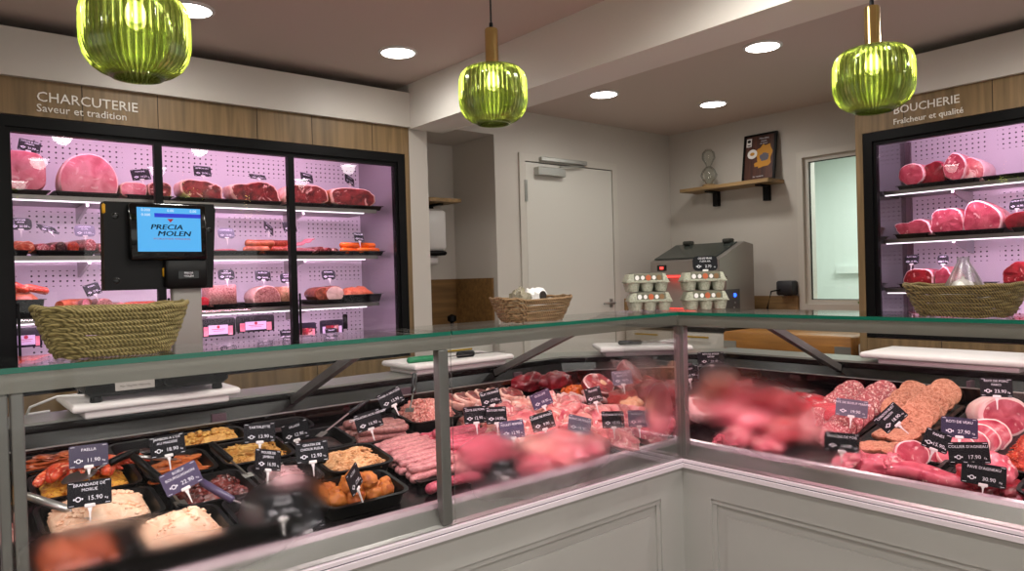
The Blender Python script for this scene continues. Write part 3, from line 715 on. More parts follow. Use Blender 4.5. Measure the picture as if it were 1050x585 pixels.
# counter lighting under the front rails
CW = (1, .80, .88); CP = (1, .47, .60)
area('case_light', (.2, Y0+.05, 1.222), (math.radians(28), 0, 0), 1.6, .02, 3.6, CW)
area('case_light', (1.5, Y0+.05, 1.222), (math.radians(28), 0, 0), .9, .02, 2.3, CP)
area('case_light', (X0+.05, .35, 1.222), (0, math.radians(-28), 0), .02, 2.2, 6.2, CP)
# ================================================================== service side furniture
def root_of(name, loc, label, cat, group=None): return empty(name, loc, 0, label, cat, group)
WT = 1.03      # worktop height
# cutting boards
def board(cx, cy, w, d, z, ang, label, foot=(.86, .7)):
    r = empty('cutting_board', (cx, cy, z), ang, label, 'cutting board')
    m = MB(); m.box((-w/2, -d/2, .022), (w/2, d/2, .044), bev=.006); m.build('board_top', 'board', r, True)
    m = MB(); m.box((-w*foot[0]/2, -d*foot[1]/2, 0), (w*foot[0]/2, d*foot[1]/2, .0218), bev=.004); m.build('board_foot', 'board', r, True)
    return r
board(.560, 2.49, .47, .30, WT, 0, 'white plastic board lying under the black weighing scale', (.86, .9))
board(1.72, 2.50, .50, .26, WT, 0, 'white cutting board with a green handled knife, left of the middle basket', (.9, .8))
board(2.60, 2.20, .42, .26, WT, math.atan2(-.38, .485), 'white cutting board holding steel tongs, behind the corner post')
board(2.97, 1.00, .30, .58, WT, 0, 'large white cutting board on the right worktop below the right fridge', (.8, .8))
# green handled knife
r = empty('boning_knife', (1.60, 2.44, WT+.0445), math.radians(-4), 'boning knife with a green handle on the left white board', 'knife')
m = MB(); m.tube([(-.11, 0, .011), (-.06, .002, .012), (0, 0, .011), (.03, 0, .011)], lambda t: .010 + .003*math.sin(t*PI), 10, round_=True); m.build('handle', 'green', r, True)
m = MB(); m.loops([[(.03, -.010, .010), (.03, .012, .010), (.03, .012, .0125), (.03, -.010, .0125)], [(.16, -.007, .010), (.16, .009, .010), (.16, .009, .0115), (.16, -.007, .0115)], [(.21, .006, .010), (.21, .007, .010), (.21, .007, .0105), (.21, .006, .0105)]]); m.build('blade', 'steel', r)
r = empty('sharpening_steel', (1.80, 2.44, WT+.0445), math.radians(-8), 'black handled sharpening steel beside the green knife', 'knife')
m = MB(); m.tube([(-.07, 0, .012), (0, 0, .012)], lambda t: .010+.004*math.sin(t*PI), 10, round_=True); m.build('handle', 'blackp', r, True)
m = MB(); m.tube([(.0, 0, .012), (.16, 0, .009)], lambda t: .004*(1-t*.6), 8); m.build('rod', 'steel', r, True)
# tongs
r = empty('serving_tongs', (2.60, 2.17, WT+.0445), math.atan2(-.38, .485)+.08, 'steel tongs with black grips on the board behind the corner post', 'tongs')
for s_ in (-1, 1):
    m = MB(); m.tube([(-.02, s_*.014, .012), (.06, s_*.022, .012), (.10, s_*.014, .012)], .005, 8); m.loops([[(x, s_*.012 + b, .004+z) for b, z in ((-.014, 0), (.014, 0), (.012, .012), (-.012, .012))] for x in (.095, .11, .135, .145)]); m.build('arm', 'steel', r, True)
m = MB(); m.box((-.13, -.016, .003), (-.02, .016, .022), bev=.006); m.build('grip', 'blackp', r, True)

# ------------------------------------------------------------------ weighing scale
r = root_of('weighing_scale', (.56, 2.47, WT+.0445), 'black counter weighing scale with a blue lit screen facing the customers', 'scale')
m = MB(); m.box((-.20, -.13, .018), (.20, .13, .125), bev=.014); m.box((-.20, -.14, .125), (.20, .14, .132), bev=.004); m.build('base', 'blackp', r, True)
for x in (-.17, .17):
    for y in (-.10, .10):
        m = MB(); m.lathe([(.014, 0), (.017, .004), (.014, .018)], 12, (x, y, 0)); m.build('foot', 'blackp', r, True)
m = MB(); m.box((.0, -.175, .03), (.14, -.13, .115), bev=.012); m.build('column_socket', 'blackp', r, True)
m = MB(); m.box((.028, -.172, .10), (.112, -.142, .42), bev=.006); col = m.build('column', 'colgrey', r, True)
m = MB()
for i, t in enumerate(('AB-DECH', 'M max 15 kg', 'e = 5 g')): text_into(m, t, .012, .062, .365 - i*.015, -.1725)
m.build('printing', 'inkd', col)
m = MB(); m.box((-.125, -.1325, .030), (-.02, -.1305, .072)); pl = m.build('rating_plate', 'platew', r)
m = MB(); text_into(m, 'CE  M21  0122', .014, -.072, .058, -.1332); text_into(m, 'Max 15kg Min 100g e=5g', .008, -.072, .042, -.1332); m.build('printing', 'inkd', pl)
# monitor head
m = MB(); hd = [(-.150, .322), (-.146, .576), (.156, .580), (.160, .56), (.146, .322)]
m.loops([[(x, y, z) for x, z in hd] for y in (-.17, -.12)]); m.box((-.13, -.12, .35), (.13, -.08, .56), bev=.01)
mon = m.build('display_head', 'blackp', r)
m = MB(); m.box((-.088, -.20, .406), (.124, -.168, .572), bev=.006); bz = m.build('screen_bezel', 'gloss', mon, True)
m = MB(); m.box((-.068, -.2015, .432), (.106, -.2002, .560)); m.build('screen', 'scr', bz)
m = MB(); m.box((-.022, -.2022, .532), (.106, -.2017, .544)); m.build('screen_bar', 'scrb', bz)
m = MB(); text_into(m, '0.000', .011, -.045, .552, -.2024); text_into(m, '0.000', .011, -.045, .538, -.2024); text_into(m, '0.00', .011, .022, .552, -.2024); text_into(m, '0.00', .011, .085, .552, -.2024); m.build('digits', 'scrd', bz)
m = MB()
for o_ in (-.0007, 0, .0007): text_into(m, 'PRECIA', .021, .010 + o_, .503, -.2024, sx=1.3, shear=.2); text_into(m, 'MOLEN', .021, .030 + o_, .484, -.2024, sx=1.3, shear=.2)
m.build('screen_lettering', 'inkn', bz)
m = MB(); m.add([(.012, -.2026, .528), (.030, -.2026, .528), (.021, -.2026, .517)], [(0, 1, 2)]); text_into(m, 'WORLDWIDE WEIGHING', .0068, .024, .469, -.2026, sx=1.3); m.build('screen_mark', 'inkr', bz)
m = MB(); m.box((.005, -.195, .322), (.125, -.165, .412), bev=.008); jn = m.build('printer_housing', 'blackp', mon, True)
m = MB(); m.box((.040, -.1965, .352), (.098, -.195, .374)); m.build('badge', 'gloss', jn)
m = MB(); text_into(m, 'PRECIA', .008, .069, .368, -.1972); text_into(m, 'MOLEN', .008, .069, .359, -.1972); m.build('badge_printing', 'ink', jn)
for x, z in ((-.147, .555), (.006, .372)):
    m = MB(); m.box((x-.004, -.178, z-.014), (x+.004, -.165, z+.014), bev=.003); m.build('button', 'yel', mon, True)
for x, z in ((-.118, .535), (-.12, .35), (.140, .50)):
    m = MB(); m.lathe([(.009, -.1705), (.007, -.1715)], 14, (x, 0, z), axis=1); m.build('screw_cap', 'gloss', mon, True)
r2 = MB(); r2.tube([(.36, 2.36, 1.10), (.30, 2.40, 1.10), (.24, 2.46, 1.07), (.24, 2.55, 1.038), (.30, 2.58, 1.036)], .0035, 8)
tagp(r2.build('power_cable', 'whitep', None, True), 'thin white cable curling from the weighing scale to the worktop', 'cable')

# ------------------------------------------------------------------ baskets
def basket(loc, rz, w, d, h, label, mat='straw', n=11):
    r = empty('woven_basket', loc, rz, label, 'basket')
    m = MB()
    def ring(k, tt): return None
    for k in range(n):
        t = k/(n-1); s_ = .74 + .26*t**.8; ww, dd = w*s_, d*s_
        P = rrect(ww, dd, dd*.42, 6); wob = .0022
        pts = [(x, y, h*(.05+.92*t) + wob*math.sin(i*1.7+k*2.1) + (.008*t*(abs(x)/(w/2))**2)) for i, (x, y) in enumerate(P)]
        rr = h/n*.64*(1.12 if k == n-1 else 1)
        Ls = []
        N_ = len(pts)
        for i, p in enumerate(pts):
            a = Vector(pts[i-1]); b = Vector(pts[(i+1) % N_]); tg = (b-a).normalized(); s1 = tg.cross(Vector((0,0,1))).normalized(); u1 = s1.cross(tg)
            Ls.append([tuple(Vector(p) + s1*rr*.7*math.cos(2*PI*j/8) + u1*rr*math.sin(2*PI*j/8)) for j in range(8)])
        Ls.append(Ls[0]); m.loops(Ls, cap0=False, cap1=False)
    m.build('wall', mat, r, True)
    m = MB(); m.prism(rrect(w*.73, d*.73, d*.3, 5), .0005, .01); m.build('bottom', mat, r)
    return r
G = 1.2705
basket((.305, 1.640, G), 0, .275, .17, .092, 'olive seagrass basket standing on the glass in front of the weighing scale')
basket((1.432, 1.635, G), math.radians(-8), .255, .15, .064, 'brown woven basket on the glass in front of the white back door', 'straw2')
basket((2.085, .68, G), math.radians(-90), .275, .165, .076, 'brown seagrass basket on the right glass holding a bag of garlic', 'straw3')
# contents of the middle basket
def blobmesh(m, c, sx, sy, sz, amp=.1, fr=3, seed=0, nu=18, nv=10, mi=0, flat=-1):
    Ls = []
    for i in range(nv+1):
        ph = -PI/2 + PI*i/nv; L = []
        for j in range(nu):
            th = 2*PI*j/nu; p = Vector((math.cos(ph)*math.cos(th), math.cos(ph)*math.sin(th), math.sin(ph)))
            q = p*(1+amp*noise.noise(p*fr + Vector((seed*7.1, seed*3.3, seed)))*1.6)
            z = max(q.z, flat)
            L.append((c[0]+q.x*sx, c[1]+q.y*sy, c[2]+z*sz))
        Ls.append(L)
    return m.loops(Ls, mi)
for i, (dx, dy, lb, cat, nm) in enumerate([(-.05, .0, 'bundle of dried mushrooms sticking out of the middle basket', 'food', 'dried_mushroom_bundle'), (0.02, .01, 'white labelled bag folded in the middle basket', 'bag', 'paper_bag'), (.075, -.005, 'small white jar lying at the right end of the middle basket', 'jar', 'small_jar')]):
    m = MB()
    if i == 0: blobmesh(m, (0, 0, .05), .028, .03, .042, .5, 3, 3, 20, 12); mt = 'paled'
    elif i == 1: blobmesh(m, (0, 0, .045), .04, .035, .048, .35, 2.2, 5, 20, 12); mt = 'whitep'
    else: m.lathe([(.018, 0), (.02, .03), (.014, .04), (.015, .052), (.0, .055)], 16); mt = 'whitep'
    o = m.build(nm, mt, None, True, (1.432+dx*.9, 1.635+dy*.8, G+.004)); tagp(o, lb, cat)
    if i == 1:
        q = MB(); q.lathe([(.013, -.0405), (.015, -.0412), (.010, -.0420)], 16, (0, 0, .07), axis=1); q.build('printed_label', 'seam', o)
    if i == 2: o.rotation_euler = (.5, .4, .2)
# garlic bag in the right basket
r = root_of('garlic_bag', (2.10, .685, G+.010), 'clear plastic bag of garlic bulbs gathered to a point in the right basket', 'bag')
for i, (x, y, z) in enumerate([(0, -.04, .03), (.01, .035, .03), (-.01, 0, .062)]):
    m = MB()
    Ls = []
    for k in range(9):
        t = k/8; rr = .030*math.sin(PI*min(1, .12+t*.8))*(1 if t < .8 else .35)
        Ls.append([(rr*(1+.08*math.cos(6*a))*math.cos(a)+x, rr*(1+.08*math.cos(6*a))*math.sin(a)+y, z-.025+.065*t) for a in [2*PI*j/18 for j in range(18)]])
    m.loops(Ls); m.build('garlic_bulb', 'garlic', r, True)
m = MB(); Ls = []
for k in range(12):
    t = k/11; rr = .078*(1-t)**.75*(1 if t > .1 else .92) + .005 + (.012 if t > .93 else 0)
    Ls.append([((rr*.7)*math.cos(a)*(1+.12*noise.noise(Vector((math.cos(a)*2, math.sin(a)*2, t*3)))), rr*math.sin(a)*(1+.16*noise.noise(Vector((math.cos(a)*3, math.sin(a)*3, t*2+4)))), .002+.155*t) for a in [2*PI*j/28 for j in range(28)]])
m.loops(Ls, cap1=False); m.build('plastic_film', 'film', r, True); r.scale = (.85, .85, .9)

# ------------------------------------------------------------------ egg cartons
def carton(loc, rz, label, top):
    r = empty('egg_carton', loc, rz, label, 'egg carton', None)
    w, d = .155, .105
    m = MB()     # lower tray of six cups
    for i in range(3):
        for j in range(2):
            m.lathe([(.012, 0), (.018, .001), (.0225, .018), (.0255, .034)], 14, ((i-1)*.050, (j-.5)*.050, 0))
    m.box((-w/2, -d/2, .031), (w/2, d/2, .0355), bev=.004); m.build('cup_tray', 'carton', r, True)
    for i in range(3):
        for j in range(2):
            m = MB(); m.lathe([(.0, .012), (.012, .016), (.019, .030), (.0185, .044), (.011, .056), (0, .0598)], 14, ((i-1)*.050, (j-.5)*.050, 0), cap=False); m.build('egg', 'egg', r, True)
    m = MB(); L = []
    for z, s_ in ((.036, 1.0), (.040, .985), (.058, .90), (.064, .86)):
        P = rrect(w*s_, d*s_, .02, 5)
        L.append([(x*(1 - .04*(1 if z > .05 else 0)*math.cos(x/w*6*PI)**2), y*(1-.10*(z-.036)/.03*(math.cos(x/.050*PI)**2)), z) for x, y in P])
    m.loops(L); m.build('lid', 'carton', r, True)
    for x in (-.05, 0, .05):     # lid dimples
        pass
    m = MB(); m.loops([[(x, -d/2*.97, .040), (x, -d/2*.925, .0585), (x, -d/2*.80, .0665), (x, d/2*.80, .0665), (x, d/2*.80, .0650), (x, -d/2*.78, .0650), (x, -d/2*.90, .057), (x, -d/2*.955, .040)] for x in (-.050, .052)])
    lb = m.build('printed_sleeve', 'sleeve', r)
    q = MB()
    for i, x in enumerate((-.040, -.024, .002, .018)): q.lathe([(.006, 0), (.0075, .0005), (.0, .0010)], 12, (x, 0, 0), axis=1, mi=0 if i % 2 else 0)
    q2 = MB(); q2.T = Matrix.Translation((0, -d/2*.955, .050)) @ Matrix.Rotation(-.13, 4, 'X')
    for x, mi, sc in ((-.040, 0, 1), (-.020, 0, .9), (0.0, 1, 1.25), (.020, 0, .9), (.038, 2, 1.15)):
        q2.add([(x + .0075*sc*math.cos(a), -.0008, .0085*sc*math.sin(a)) for a in [2*PI*i/14 for i in range(14)]], [tuple(range(14))], mi)
    q2.build('printed_eggs', ['whitep', 'eggo', 'eggb'], lb)
    return r
M_['eggo'] = plain('printed_orange', '#b5552a', .5); M_['eggb'] = plain('printed_brown', '#7c5a34', .5); M_['sleeve'] = plain('sleeve_print', '#5c5a48', .5)
a = math.radians(-39.7)
bL = Vector((2.020, 1.668, G)); bR = Vector((2.165, 1.535, G))
carton(bL, a, 'grey egg carton at the bottom of the left egg stack', 0)
carton(bL + Vector((-.006, .008, .0675)), a+.04, 'grey egg carton on top of the left egg stack', 1)
carton(bR, a, 'grey egg carton at the bottom of the right egg stack', 0)
carton(bR + Vector((-.004, .003, .0675)), a-.03, 'grey egg carton on top of the right egg stack, under the price tag', 1)

# ------------------------------------------------------------------ back cabinets
def cabinet(lo, hi, front, ndr, label, hl=None):
    """front: 'x' or 'y' face looking at -x / -y"""
    r = root_of('drawer_cabinet', ((lo[0]+hi[0])/2, (lo[1]+hi[1])/2, 0), label, 'cabinet')
    m = MB(); m.box((lo[0]+.02, lo[1]+.02, .0), (hi[0], hi[1], hi[2]-.03)) if front == 'x' else m.box((lo[0], lo[1]+.02, 0), (hi[0], hi[1], hi[2]-.03))
    W(m, 'carcass', 'white', r)
    m = MB(); m.box((lo[0]-.005, lo[1] if front == 'x' else lo[1]-.005, hi[2]-.03), (hi[0], hi[1], hi[2])); W(m, 'top_panel', 'topblack', r)
    hs = [(hi[2]-.033-.17, hi[2]-.033), (hi[2]-.045-.50, hi[2]-.045-.18)]
    for k in range(ndr):
        for z0, z1 in hs:
            m = MB()
            if front == 'x':
                L = (hi[1]-lo[1])/ndr; a0 = lo[1]+L*k+.003; a1 = a0+L-.006; m.box((lo[0], a0, z0), (lo[0]+.019, a1, z1)); d_ = W(m, 'drawer', 'white', r)
                m = MB(); c = (a0+a1)/2; zz = z1-.03; m.tube([(lo[0]-.022, c-.10, zz), (lo[0]-.022, c+.10, zz)], .006, 10)
                for y in (c-.08, c+.08): m.tube([(lo[0]-.022, y, zz), (lo[0], y, zz)], .004, 8)
            else:
                L = (hi[0]-lo[0])/ndr; a0 = lo[0]+L*k+.003; a1 = a0+L-.006; m.box((a0, lo[1], z0), (a1, lo[1]+.019, z1)); d_ = W(m, 'drawer', 'white', r)
                m = MB(); c = (a0+a1)/2; zz = z1-.03; m.tube([(c-.10, lo[1]-.022, zz), (c+.10, lo[1]-.022, zz)], .006, 10)
                for x in (c-.08, c+.08): m.tube([(x, lo[1]-.022, zz), (x, lo[1], zz)], .004, 8)
            m.build('handle', 'gold', d_, True)
    return r
M_['topblack'] = plain('black_edge_top', '#17120e', .4)
cabinet((2.26, 3.62, 0), (2.835, 4.015, 1.03), 'y', 1, 'white drawer cabinet with a gold handle in the recess left of the door')
CX = 4.02
cabinet((CX, 2.70, 0), (4.605, 3.54, 1.035), 'x', 2, 'white cabinet with gold bar handles under the steel warming machine')
m = MB(); m.box((2.26, 4.000, 1.035), (2.835, 4.018, 1.405)); m.box((2.262, 3.62, 1.035), (2.275, 4.0, 1.405)); m.box((2.825, 3.60, 1.035), (2.838, 4.0, 1.405))
tagp(m.build('splash_panel', 'oakd'), 'dark oak splash panels lining the recess above the small cabinet', 'panel')
m = MB(); m.box((4.03, 3.545, 1.0355), (4.588, 3.557, 1.225)); tagp(m.build('splash_panel', 'oakh'), 'short oak splash strip on the back wall left of the warming machine', 'panel')
m = MB(); m.box((4.59, 2.50, 1.0355), (4.608, 3.1, 1.225))
tagp(m.build('splash_panel', 'oakh'), 'oak splash strip along the right wall behind the warming machine', 'panel')
# tap in the recess
r = root_of('tap', (2.70, 3.88, 1.031), 'small black tap in the recess with the dark oak panels', 'tap')
m = MB(); m.lathe([(.02, 0), (.012, .01), (.012, .09), (.03, .10), (.03, .13), (.0, .145)], 16); m.build('knob', 'black', r, True)
m = MB(); m.tube([(0, 0, .03), (0, -.05, .045), (0, -.07, .03)], .007, 8); m.build('spout', 'black', r, True)
# butcher block
r = root_of('butcher_block', (4.2, 2.26, .8), 'thick wooden butcher block with grey steel corner plates', 'butcher block')
m = MB(); m.box((-.24, -.41, .055), (.24, .41, .222), bev=.01); m.build('block', 'block', r, True)
for y in (-.35, .37):
    m = MB(); m.box((-.2445, y-.055, .12), (-.2405, y+.035, .165)); m.build('corner_plate', 'alu', r)
m = MB(); m.box((-.22, -.38, -.8), (.22, .38, .05)); m.build('stand', 'white', r)
r = root_of('drawer_cabinet', (4.2, 1.80, 0), 'low white cabinet with a round wooden knob beside the right oak cladding', 'cabinet')
m = MB(); m.box((-.2, -.03, 0), (.35, .03, .98)); m.build('carcass', 'white', r)
m = MB(); m.lathe([(.0, -.03), (.016, -.028), (.016, -.012), (.008, 0)], 14, (0, 0, 0), axis=0); o = m.build('knob', 'oakh', r, True); o.location = (-.2, .0, .90)
# warming machine
r = root_of('warming_machine', (4.30, 2.97, 1.0355), 'brushed steel countertop machine with a sloping glass lid and red light', 'machine')
m = MB(); side = [(-.24, 0), (.13, 0), (.13, .55), (.02, .57), (-.27, .45), (-.27, .355), (-.19, .335)]
def xprism(m, poly, y0, y1): m.loops([[(x, y, z) for x, z in poly] for y in (y0, y1)])
xprism(m, side, -.24, .33); m.build('body', 'steelm', r)
m = MB(); m.loops([[(.0, y, .564), (.0, y, .571), (-.25, y, .471), (-.25, y, .464)] for y in (-.20, .31)]); ld = m.build('lid', 'lidg', r)
for y in (-.13, .2):
    m = MB(); m.box((-.03, y-.03, .566), (.03, y+.03, .595), bev=.006); m.build('lid_hinge', 'gasket', ld, True)
m = MB(); m.box((-.274, .19, .385), (-.270, .27, .425)); m.build('temperature_display', 'gloss', r)
m = MB(); m.box((-.2755, .215, .396), (-.2742, .245, .414)); m.build('red_digits', 'redl', r)
m = MB(); m.box((-.268, -.02, .338), (-.20, .24, .348)); m.build('red_lamp', 'redl', r)
m = MB(); m.box((-.246, -.225, .12), (-.241, -.18, .30)); m.build('red_handle', 'redp', r)
m = MB(); m.box((-.215, -.243, .02), (-.05, -.2405, .25)); cp = m.build('control_panel', 'panelg', r)
m = MB(); m.lathe([(.014, -.2435), (.012, -.249)], 16, (-.11, 0, .21), axis=1); m.build('blue_button', 'bluel', cp, True)
m = MB()
for i in range(4): m.lathe([(.007, -.2435), (.006, -.247)], 10, (-.11-.012*(i % 2), 0, .16-i*.032), axis=1)
m.build('small_button', 'alu', cp, True)
# socket box on the right wall
m = MB(); m.box((4.52, 2.50, 1.23), (4.60, 2.62, 1.33), bev=.01); tagp(m.build('wall_socket', 'sock', None, True), 'dark grey socket box on the wall right of the warming machine', 'socket')
m = MB(); m.tube([(4.52, 2.59, 1.27), (4.46, 2.62, 1.26), (4.44, 2.64, 1.15), (4.50, 2.66, 1.05)], .006, 8); tagp(m.build('machine_cable', 'black', None, True), 'black cable behind the warming machine', 'cable')
# wall shelf with glass decanter and poster
r = root_of('wall_shelf', (4.5, 2.95, 2.0), 'oak wall shelf carrying the food poster and a glass vessel', 'shelf')
m = MB(); m.box((-.10, -.36, 0), (.108, .36, .024)); m.build('shelf_board', 'oakh', r)
for y in (-.24, .17):
    m = MB(); m.box((-.03, y-.02, -.012), (.108, y+.02, -.001)); m.box((.068, y-.02, -.11), (.108, y+.02, -.012)); m.build('bracket', 'black', r)
r = root_of('glass_vessel', (4.50, 3.12, 2.0245), 'round clear glass vessel on an oak foot on the wall shelf', 'vessel')
m = MB(); m.lathe([(.045, 0), (.05, .004), (.05, .018), (.045, .022)], 24); m.build('foot', 'oakh', r, True)
m = MB(); pr = [(.02, .0225), (.045, .05), (.062, .09), (.045, .13), (.018, .155), (.03, .18), (.05, .215), (.045, .255), (.02, .28)]
m.lathe(pr + [(a_-.002, b_) for a_, b_ in reversed(pr)], 28, cap=False); m.build('bulb', 'glassv', r, True)
r = empty('framed_poster', (4.53, 2.74, 2.0245), 0, 'black framed food poster leaning back on the wall shelf', 'picture'); r.rotation_euler = (0, math.radians(9), 0)
PW, PH = .25, .34
m = MB()
for (y0, y1, z0, z1) in ((-PW/2, PW/2, 0, .014), (-PW/2, PW/2, PH-.014, PH), (-PW/2, -PW/2+.014, .014, PH-.014), (PW/2-.014, PW/2, .014, PH-.014)): m.box((-.012, y0, z0), (.006, y1, z1))
m.build('frame', 'black', r)
m = MB(); m.box((-.006, -PW/2+.014, .014), (.004, PW/2-.014, PH-.014)); pr_ = m.build('print', 'poster', r)
def disc_yz(m, y, z, ry, rz, x, mi=0, n=20, wob=0, seed=0):
    m.add([(x, y + ry*math.cos(a)*(1+wob*noise.noise(Vector((math.cos(a)*2, math.sin(a)*2, seed)))), z + rz*math.sin(a)*(1+wob*noise.noise(Vector((math.cos(a)*2, math.sin(a)*2, seed))))) for a in [2*PI*i/n for i in range(n)]], [tuple(range(n))], mi)
m = MB(); disc_yz(m, .055, .20, .038, .034, -.0072); disc_yz(m, .055, .20, .018, .012, -.0078, 1); m.build('printed_plate', ['whitep', 'yel2'], pr_)
m = MB(); disc_yz(m, -.035, .185, .062, .075, -.0070, 0, 26, .5, 2); disc_yz(m, -.04, .17, .035, .028, -.0076, 1, 20, .4, 3); disc_yz(m, -.02, .12, .055, .022, -.0074, 0, 20, .6, 7); m.build('printed_dish', ['yel2', 'seam2'], pr_)
m = MB(); m.add([(-.0072, .105, .255), (-.0072, .065, .255), (-.0072, .065, .315), (-.0072, .105, .315)], [(0, 1, 2, 3)]); disc_yz(m, .085, .295, .013, .011, -.0078, 1); m.box((-.0078, .073, .263), (-.0077, .097, .270), 1); m.build('printed_badge', ['whitep', 'black'], pr_)
m = MB()
for i, (t, s_, y, z) in enumerate((('Nos plats', .019, -.03, .305), ('maison', .016, -.03, .285), ('du traiteur', .013, -.03, .268), ('Sur commande', .013, .0, .035))):
    vv, ff = textmesh(t, s_); m.add([(-.0082, y - a_, z + b_) for a_, b_, c_ in vv], ff)
m.build('printed_text', 'ink', pr_)
# recess shelf and dispenser
r = root_of('wall_shelf', (2.60, 3.9, 1.90), 'short oak shelf in the recess above the towel dispenser', 'shelf')
m = MB(); m.box((-.30, -.12, 0), (.13, .117, .022)); m.build('shelf_board', 'oakh', r)
m = MB(); m.box((.02, -.03, -.012), (.05, .117, -.001)); m.box((.02, .085, -.12), (.05, .117, -.012)); m.build('bracket', 'black', r)
r = root_of('towel_dispenser', (2.56, 3.94, 1.56), 'white wall mounted towel dispenser in the recess', 'dispenser')
m = MB(); m.box((-.1, -.09, .03), (.1, .078, .30), bev=.02); m.build('cover', 'whitep', r, True)
m = MB(); m.box((-.1, -.09, 0), (.1, .078, .029), bev=.01); m.build('base', 'blackp', r, True)
m = MB(); m.lathe([(.03, -.06), (.032, -.02), (.032, .02), (.03, .06)], 18, (0, -.01, -.03), axis=0); m.build('paper_roll', 'whitep', r, True)
for y0, y1, lb in ((1.88, 2.0, 'dark square container on the ledge behind the window, left one'), (2.04, 2.12, 'narrow dark container on the ledge behind the window')):
    m = MB(); m.box((6.05, y0, 1.4205), (6.13, y1, 1.54), bev=.02); tagp(m.build('storage_container', 'blackp', None, True), lb, 'container')
m = MB(); Ls = []
for k in range(9):
    t = k/8; w_ = .035*math.sin(PI*t)**.7+.001; y_ = 2.10-t*.45
    Ls.append([(4.595, y_, 1.19+.03*t+.018*math.sin(PI*t)), (4.595+w_, y_, 1.18+.03*t), (4.595, y_, 1.175+.03*t), (4.595-w_, y_, 1.19+.03*t)])
m.loops(Ls); tagp(m.build('green_leaf', 'leaf', None, True), 'long green leaf lying on the sill of the cold room window', 'leaf')
# ================================================================== goods
def nz(x, y, z): return noise.noise(Vector((x, y, z)))
def slope(side):
    a = math.atan(SL)
    return Matrix.Rotation(a, 4, 'X') if side == 'L' else Matrix.Rotation(-a, 4, 'Y')
def setdeck(o, side, x, y, h=0.0, rz=0.0, extra=None):
    if side == 'L': y = max(y, 1.592)
    else: x = max(x, 2.060)
    z = (deckL(y) if side == 'L' else deckR(x)) + .0006
    M4 = slope(side) @ Matrix.Rotation(rz, 4, 'Z')
    if extra is not None: M4 = M4 @ extra
    n = slope(side) @ Vector((0, 0, 1))
    o.location = Vector((x, y, z)) + n*h; o.rotation_euler = M4.to_euler(); return o
def tray_mb(m, w, d, h, r=.03, t=.003, rim=.007):
    def lp(k, z, rr=None): return [(x, y, z) for x, y in rrect(w*k, d*k, r if rr is None else rr, 5)]
    def lo(off, z): return [(x, y, z) for x, y in rrect(w-2*off, d-2*off, max(r-off, .004), 5)]
    b = min(.012, w*.08)
    m.loops([lo(b+rim, 0), lo(rim+.002, h-.003), lo(0, h-.003), lo(0, h), lo(rim+t, h), lo(b+rim+t, t*1.2)])
    return m
def heap_mb(m, w, d, h, base=0.0, seed=0, rough=.25, fr=40, r=.03, tilt=0, nr=20, big=.35, chunk=None):
    P = rrect(w, d, min(r, w*.45, d*.45), 13); n = len(P); Ls = []
    for k in range(nr+1):
        s_ = 1 - k/nr; L = []
        for x, y in P:
            X, Y = x*s_, y*s_
            hh = h*(1 - s_**2.6)**.7
            hh *= 1 + big*nz(X*9+seed, Y*9, seed*1.3) + tilt*X/w
            zz = base + hh + rough*h*nz(X*fr, Y*fr, seed+5)*(.3+.7*(1-s_))
            L.append((X + .004*nz(Y*60, X*60, seed)*s_, Y, max(zz, base-.001)))
        Ls.append(L)
    m.loops([[(x*.98, y*.98, base-.004) for x, y in P]] + Ls)
    if chunk:
        kind, cnt, sz_ = chunk; rr = random.Random(int(seed*97)+3)
        for q in range(cnt):
            s_ = rr.random()**.5*.96; px_, py_ = P[rr.randrange(n)]; X, Y = px_*s_, py_*s_
            zz = base + h*(1 - s_**2.6)**.7*(1 + big*nz(X*9+seed, Y*9, seed*1.3))
            an = rr.uniform(0, PI); L = sz_*rr.uniform(.7, 1.4)
            if kind == 'blob': blob_mb(m, L*1.3, L, L*.8, .2, 2, q, 8, 5, .8, c=(X, Y, zz-L*.25))
            elif kind == 'strip': m.tube([(X-L*math.cos(an), Y-L*math.sin(an), zz+rr.uniform(-.001, .004)), (X+.2*L*math.sin(an), Y, zz+.004), (X+L*math.cos(an), Y+L*math.sin(an), zz+rr.uniform(-.001, .003))], .0013+.0006*rr.random(), 5)
            elif kind == 'worm': m.tube([(X-L*math.cos(an), Y-L*math.sin(an), zz-.001), (X+.4*L*math.sin(an), Y-.3*L*math.cos(an), zz+.004), (X+L*math.cos(an), Y+L*math.sin(an), zz-.001+.006*rr.random())], .0024, 6)
            elif kind == 'slice': m.loops([[(X+L*math.cos(t)*k_, Y+L*.8*math.sin(t)*k_, zz+z_+.006*math.cos(t+an)) for t in [2*PI*i/12 for i in range(12)]] for k_, z_ in ((.9, 0), (1, .0015), (.9, .003))])
    return m
def blob_mb(m, w, d, h, amp=.15, fr=1.8, seed=0, nu=28, nv=16, flat=.25, mi=0, c=(0, 0, 0)):
    Ls = []
    for i in range(nv+1):
        ph = -PI/2 + PI*i/nv; L = []
        for j in range(nu):
            th = 2*PI*j/nu; p = Vector((math.cos(ph)*math.cos(th), math.cos(ph)*math.sin(th), math.sin(ph)))
            k = 1 + amp*2*nz(*(p*fr + Vector((seed*3.7, seed*1.9, seed)))) + amp*.6*nz(*(p*fr*3.1 + Vector((seed, seed*5.9, 3))))
            q = p*k; zz = q.z
            if zz < -flat: zz = -flat + (zz+flat)*.08
            L.append((c[0]+q.x*w/2, c[1]+q.y*d/2, c[2]+(zz+flat)*h/(1+flat)))
        Ls.append(L)
    return m.loops(Ls, mi)
